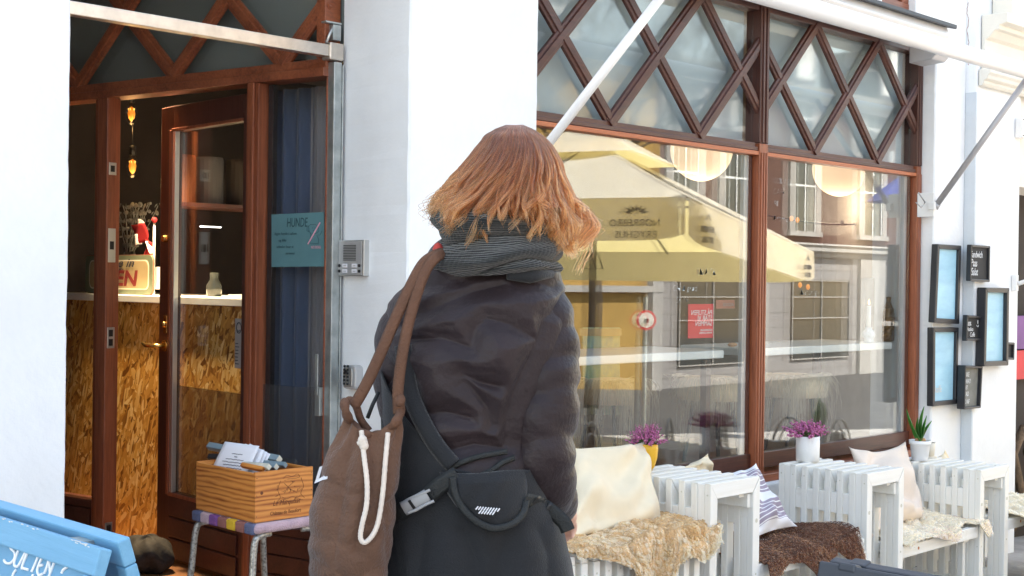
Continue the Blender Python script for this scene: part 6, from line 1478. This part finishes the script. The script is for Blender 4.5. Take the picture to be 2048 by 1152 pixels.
def ptext(s_, s, t, h, size, edge, off=.03):
    q0 = up_(s, t, h)
    if edge == 'e2': xd = up_(0, 1, 0)-up_(0, 0, 0); nn = up_(0, 0, 0)-up_(1, 0, 0)
    else: xd = up_(0, 0, 0)-up_(1, 0, 0); nn = up_(0, 0, 0)-up_(0, 1, 0)
    xd.z = 0; xd.normalize(); nn.z = 0; nn.normalize()
    z = Vector((0, 0, 1)); 
    if xd.cross(z).dot(nn) < 0: xd = -xd
    w_ = size*.62*len(s_)
    return text('lettering', s_, size, 'black_board', U_, q0+nn*off-xd*w_/2, xd, z, 1.0, 0, ext=.002, off=0)
def logo(s, t, h, edge, r=.055):
    if edge == 'e2': xd = (up_(0, 1, 0)-up_(0, 0, 0)).normalized(); nn = (up_(0, 0, 0)-up_(1, 0, 0)).normalized()
    else: xd = (up_(0, 0, 0)-up_(1, 0, 0)).normalized(); nn = (up_(0, 0, 0)-up_(0, 1, 0)).normalized()
    c = up_(s, t, h)+nn*.03; b = MB()
    for a in (-75, -50, -25, 0, 25, 50, 75):
        d = xd*math.sin(R(a))*1.5+Vector((0, 0, 1))*math.cos(R(a)); sd_ = nn.cross(d).normalized()*r*.16
        b.add([c+d*r*.25, c+d*r*.6+sd_, c+d*r*1.0, c+d*r*.6-sd_], [(0, 1, 2, 3)])
    b.build('leaf_logo', 'black_board', U_)
for t in (.12,):
    ptext('NØRREBRO', 0, t, kh(1.745), .085, 'e2'); ptext('BRYGHUS', 0, t, kh(1.665), .085, 'e2'); logo(0, t, kh(1.83), 'e2', .08)
for s in (.10, .90):
    hh2 = eh(s, 0); ptext('NØRREBRO', s, 0, hh2-.24, .08, 'e1'); ptext('BRYGHUS', s, 0, hh2-.33, .08, 'e1'); logo(s, 0, hh2-.14, 'e1', .07)

# buildings opposite
YB = -16.4
def farbld(nm, label, x0, x1, y0, z1, m):
    t = empty(nm, ((x0+x1)/2, y0, -1.5), label, 'building', 'houses across the street'); MB().box((x0, y0-8, -2.2), (x1, y0, z1)).build('wall', m, t); return t
def farwin(t, xc, z0, z1, w_=1.3, ped=True, y=YB):
    f = MB().box((xc-w_/2-.34, y, z0-.16), (xc+w_/2+.34, y+.14, z0)).box((xc-w_/2-.30, y, z0), (xc-w_/2, y+.08, z1+.14)).box((xc+w_/2, y, z0), (xc+w_/2+.30, y+.08, z1+.14)).box((xc-w_/2, y, z1), (xc+w_/2, y+.08, z1+.14)).build('window', 'stone_far', t)
    MB().box((xc-w_/2, y+.002, z0), (xc+w_/2, y+.03, z1)).build('pane', 'pane_far', f)
    for xx in (-w_/2+.03, 0, w_/2-.03): MB().box((xc+xx-.03, y+.031, z0), (xc+xx+.03, y+.055, z1)).build('muntin', 'white_far', f)
    zt = z0+(z1-z0)*.66; MB().box((xc-w_/2, y+.0315, zt-.03), (xc+w_/2, y+.056, zt+.03)).build('muntin', 'white_far', f)
    if ped: MB().prism([(xc-w_/2-.26, y, z1+.22), (xc+w_/2+.26, y, z1+.22), (xc+w_/2+.26, y, z1+.30), (xc, y, z1+.40), (xc-w_/2-.26, y, z1+.30)], (0, .2, 0)).build('lintel', 'stone_far', f)
t = farbld('brick_house', 'red brick house with white window surrounds over a pale ground floor', 29.9, 52, YB, 7.9, 'brick_far')
for k, xc in enumerate((31.4, 34.0, 37.9, 42.3, 46, 49.5)): farwin(t, xc, 3.15, 5.45); farwin(t, xc, 6.2, 7.5, ped=False)
MB().box((29.9, YB, -2.2), (52, YB+.12, 2.30)).build('ground_floor', 'render_far', t)
gf = t.children[-1]
b = MB()
for k in range(9): b.box((29.9, YB+.118, -1.9+.47*k), (52, YB+.124, -1.88+.47*k))
b.build('render_joints', 'groove_far', gf, kind='stuff')
MB().prism([(29.8, YB, 2.30), (29.8, YB+.22, 2.30), (29.8, YB+.28, 2.42), (29.8, YB+.40, 2.50), (29.8, YB+.40, 2.62), (29.8, YB+.46, 2.70), (29.8, YB, 2.78)], (22.3, 0, 0)).build('cornice', 'stone_far', t)
MB().prism([(29.8, YB-.2, 7.9), (29.8, YB+.45, 7.9), (29.8, YB+.5, 8.05), (29.8, YB-.2, 8.1)], (22.3, 0, 0)).build('eaves', 'stone_far', t)
MB().prism([(29.8, YB+.2, 8.1), (29.8, YB-3.5, 9.0), (29.8, YB-8, 9.0), (29.8, YB-8, 7.9)], (22.3, 0, 0)).build('roof', 'slate_far', t)
for xc in (38.2, 43.5):
    d = MB().box((xc-.7, YB-2.4, 8.1), (xc+.7, YB-.1, 9.9)).build('dormer', 'slate_far', t); MB().box((xc-.5, YB-.098, 8.4), (xc+.5, YB-.07, 9.7)).build('dormer_pane', 'white_far', d)
for x0_, x1_ in ((31.0, 34.4), (37.0, 40.6), (43.6, 46.8)):
    f = MB().box((x0_, YB+.125, -1.1), (x1_, YB+.15, 1.55)).build('shop_front', 'pane_far', t)
    for xx in np.linspace(x0_+.03, x1_-.03, 3): MB().box((xx-.02, YB+.151, -1.1), (xx+.02, YB+.19, 1.55)).build('muntin', 'stone_far', f)
    for zz in (-1.1, .25, .95, 1.5): MB().box((x0_, YB+.1515, zz), (x1_, YB+.188, zz+.03)).build('muntin', 'stone_far', f)
MB().box((34.6, YB+.12, -2), (35.5, YB+.30, 2.3)).box((41.2, YB+.12, -2), (42.9, YB+.25, 2.3)).build('pilaster', 'stone_far', t, kind='stuff')
t = farbld('yellow_house', 'ochre yellow house beside the brick one across the street', 13, 29.85, YB+.3, 7.6, 'yellow_far')
for xc in (15.5, 19, 22.6): farwin(t, xc, 3.0, 5.1, y=YB+.3); farwin(t, xc, 6.0, 7.2, ped=False, y=YB+.3)
MB().box((13, YB+.3, 1.1), (29.85, YB+.5, 1.28)).build('string_course', 'stone_far', t); MB().box((29.4, YB+.3, -2), (29.86, YB+.48, 1.9)).build('quoin', 'stone_far', t)
MB().prism([(13, YB+.5, 7.6), (13, YB+.8, 7.7), (13, YB-4, 8.6), (13, YB-7, 8.6), (13, YB-7.7, 7.6)], (16.85, 0, 0)).build('roof', 'slate_far', t)
for xc in (16, 21, 26):
    d = MB().box((xc-.6, YB-2.6, 7.9), (xc+.6, YB-.2, 9.1)).build('dormer', 'slate_far', t); MB().box((xc-.45, YB-.198, 8.0), (xc+.45, YB-.17, 8.9)).build('dormer_pane', 'white_far', d)
t = farbld('white_house', 'pale plastered house further along across the street', -30, 12.9, YB, 8.6, 'render_far')
for k in range(10): farwin(t, -22+3.5*k, 3.1, 5.2); farwin(t, -22+3.5*k, 6.2, 7.8, ped=False); farwin(t, -22+3.5*k, .0, 2.0, ped=False)
t = farbld('corner_house', 'grey house far down the street', 52.1, 75, YB, 9.5, 'render_far')
# building across the side street, reflected in the entrance panes
t = empty('side_house', (-9, 8, 0), 'dull dark house beyond the side street', 'building')
MB().box((-12, 4, -.3), (-9, 22, 9)).build('wall', 'brick_far', t)
for k in range(4): MB().box((-8.99, 6+4*k, 1), (-8.95, 7.2+4*k, 3)).build('window', 'pane_far', t)
# bare street tree
TR_ = empty('bare_tree', (19.5, -9.5, -1.1), 'leafless street tree standing across the street', 'tree')
MB().tube([(19.5, -9.5, -1.2), (19.55, -9.45, 1), (19.45, -9.5, 3.2)], [.16, .13, .10], 12).build('trunk', 'bark', TR_, smooth=True)
br = MB()
def branch(p, d, L_, r_, lv):
    pts = [p]; 
    for k in range(5): d = (d+Vector((rnd.uniform(-.28, .28), rnd.uniform(-.28, .28), rnd.uniform(-.10, .22)))).normalized(); p = p+d*L_/5; pts.append(p)
    br.tube(pts, [r_*(1-.13*k) for k in range(6)], 5 if lv < 2 else 3, cap=False)
    if lv < 4:
        for k in (2, 3, 4, 5):
            for _ in range(1 if lv > 2 else rnd.choice((1, 2))):
                branch(pts[k], (d+Vector((rnd.uniform(-1, 1), rnd.uniform(-1, 1), rnd.uniform(-.3, .7)))).normalized(), L_*rnd.uniform(.5, .75), r_*.5, lv+1)
for k in range(4): branch(Vector((19.45, -9.5, 3.1)), Vector((math.cos(k*1.6), math.sin(k*1.6), .9)).normalized(), 2.6, .07, 0)
br.build('crown', 'bark', TR_)
# cafe chairs and tables on the pavement to the right of the camera (reflected)
def chair():
    t = empty('metal_chair', (0, 0, 0), 'x', 'chair', 'metal cafe chairs on the pavement')
    MB().lathe([(.001, .44), (.19, .44), (.20, .45), (.19, .46), (.001, .46)], (0, 0, 0), 24).build('seat', 'steel_chair', t)
    for k in range(2):
        rr = .20-.06*k; MB().tube([(rr*math.cos(a), .17+.02*math.sin(a), .46+(.38-.08*k)*math.sin(a)) for a in np.linspace(0, math.pi, 19)], .010, 8).build('back_hoop', 'steel_chair', t, smooth=True)
    for a in (.7, 2.4, 3.9, 5.5): MB().tube([(.15*math.cos(a), .15*math.sin(a), .44), (.22*math.cos(a), .22*math.sin(a), 0)], .010, 8).build('leg', 'steel_chair', t, smooth=True)
    return t
ch = chair(); cl = ['metal hoop back chair left end of the pavement row', 'metal hoop back chair second along the pavement row', 'metal hoop back chair third along the pavement row', 'metal hoop back chair fourth along the pavement row', 'metal hoop back chair at the far end of the pavement row']
for i, (x, y, d) in enumerate(((1235, 860, 9.), (1395, 850, 9.2), (1500, 848, 9.6), (1615, 850, 10), (1725, 852, 10.4))):
    q = onD(x, y, d); o = ch if i == 0 else copy_tree(ch); o['label'] = cl[i]; o.location = (q[0], 2*YW-q[1], q[2]-.80); o.rotation_euler = (0, 0, rnd.uniform(2.6, 3.6)); WM[o.name] = o.matrix_basis.copy()
# round prohibition sign, blue awning across the street
q = onD(1292, 640, 17.); p = Vector((q[0], 2*YW-q[1], q[2]))
t = empty('traffic_sign', p, 'round red ringed no entry sign for vehicles on a pole across the street', 'sign')
MB().tube([(p.x, p.y, -1.2), (p.x, p.y, p.z+.3)], .03, 10).build('pole', 'galvanised', t)
dd = Vector((-.6, .8, 0)); MB().tube([p+dd*.04, p+dd*.055], .13, 32).build('disc', 'white_far', t); MB().tube([p+dd*.05, p+dd*.065], .13, 32).build('ring', 'neighbour_red', t)
MB().tube([p+dd*.066, p+dd*.068], .10, 32).build('disc_centre', 'white_far', t); MB().box(tuple(p+dd*.08+Vector((-.04, -.01, -.03))), tuple(p+dd*.08+Vector((.04, .01, .02)))).build('car_symbol', 'black_board', t)
q = onD(1800, 385, 17.); p = Vector((q[0], 2*YW-q[1], q[2]))
t = empty('blue_parasol', (p.x, p.y, -1.4), 'blue parasol with white frame further down the street', 'parasol')
MB().lathe([(.42, p.z-.12), (.2, p.z+.06), (.02, p.z+.2)], (p.x, p.y, 0), 8).build('canopy', 'blue_awning', t); MB().tube([(p.x, p.y, -1.4), (p.x, p.y, p.z+.5)], .03, 10).build('pole', 'white_far', t)
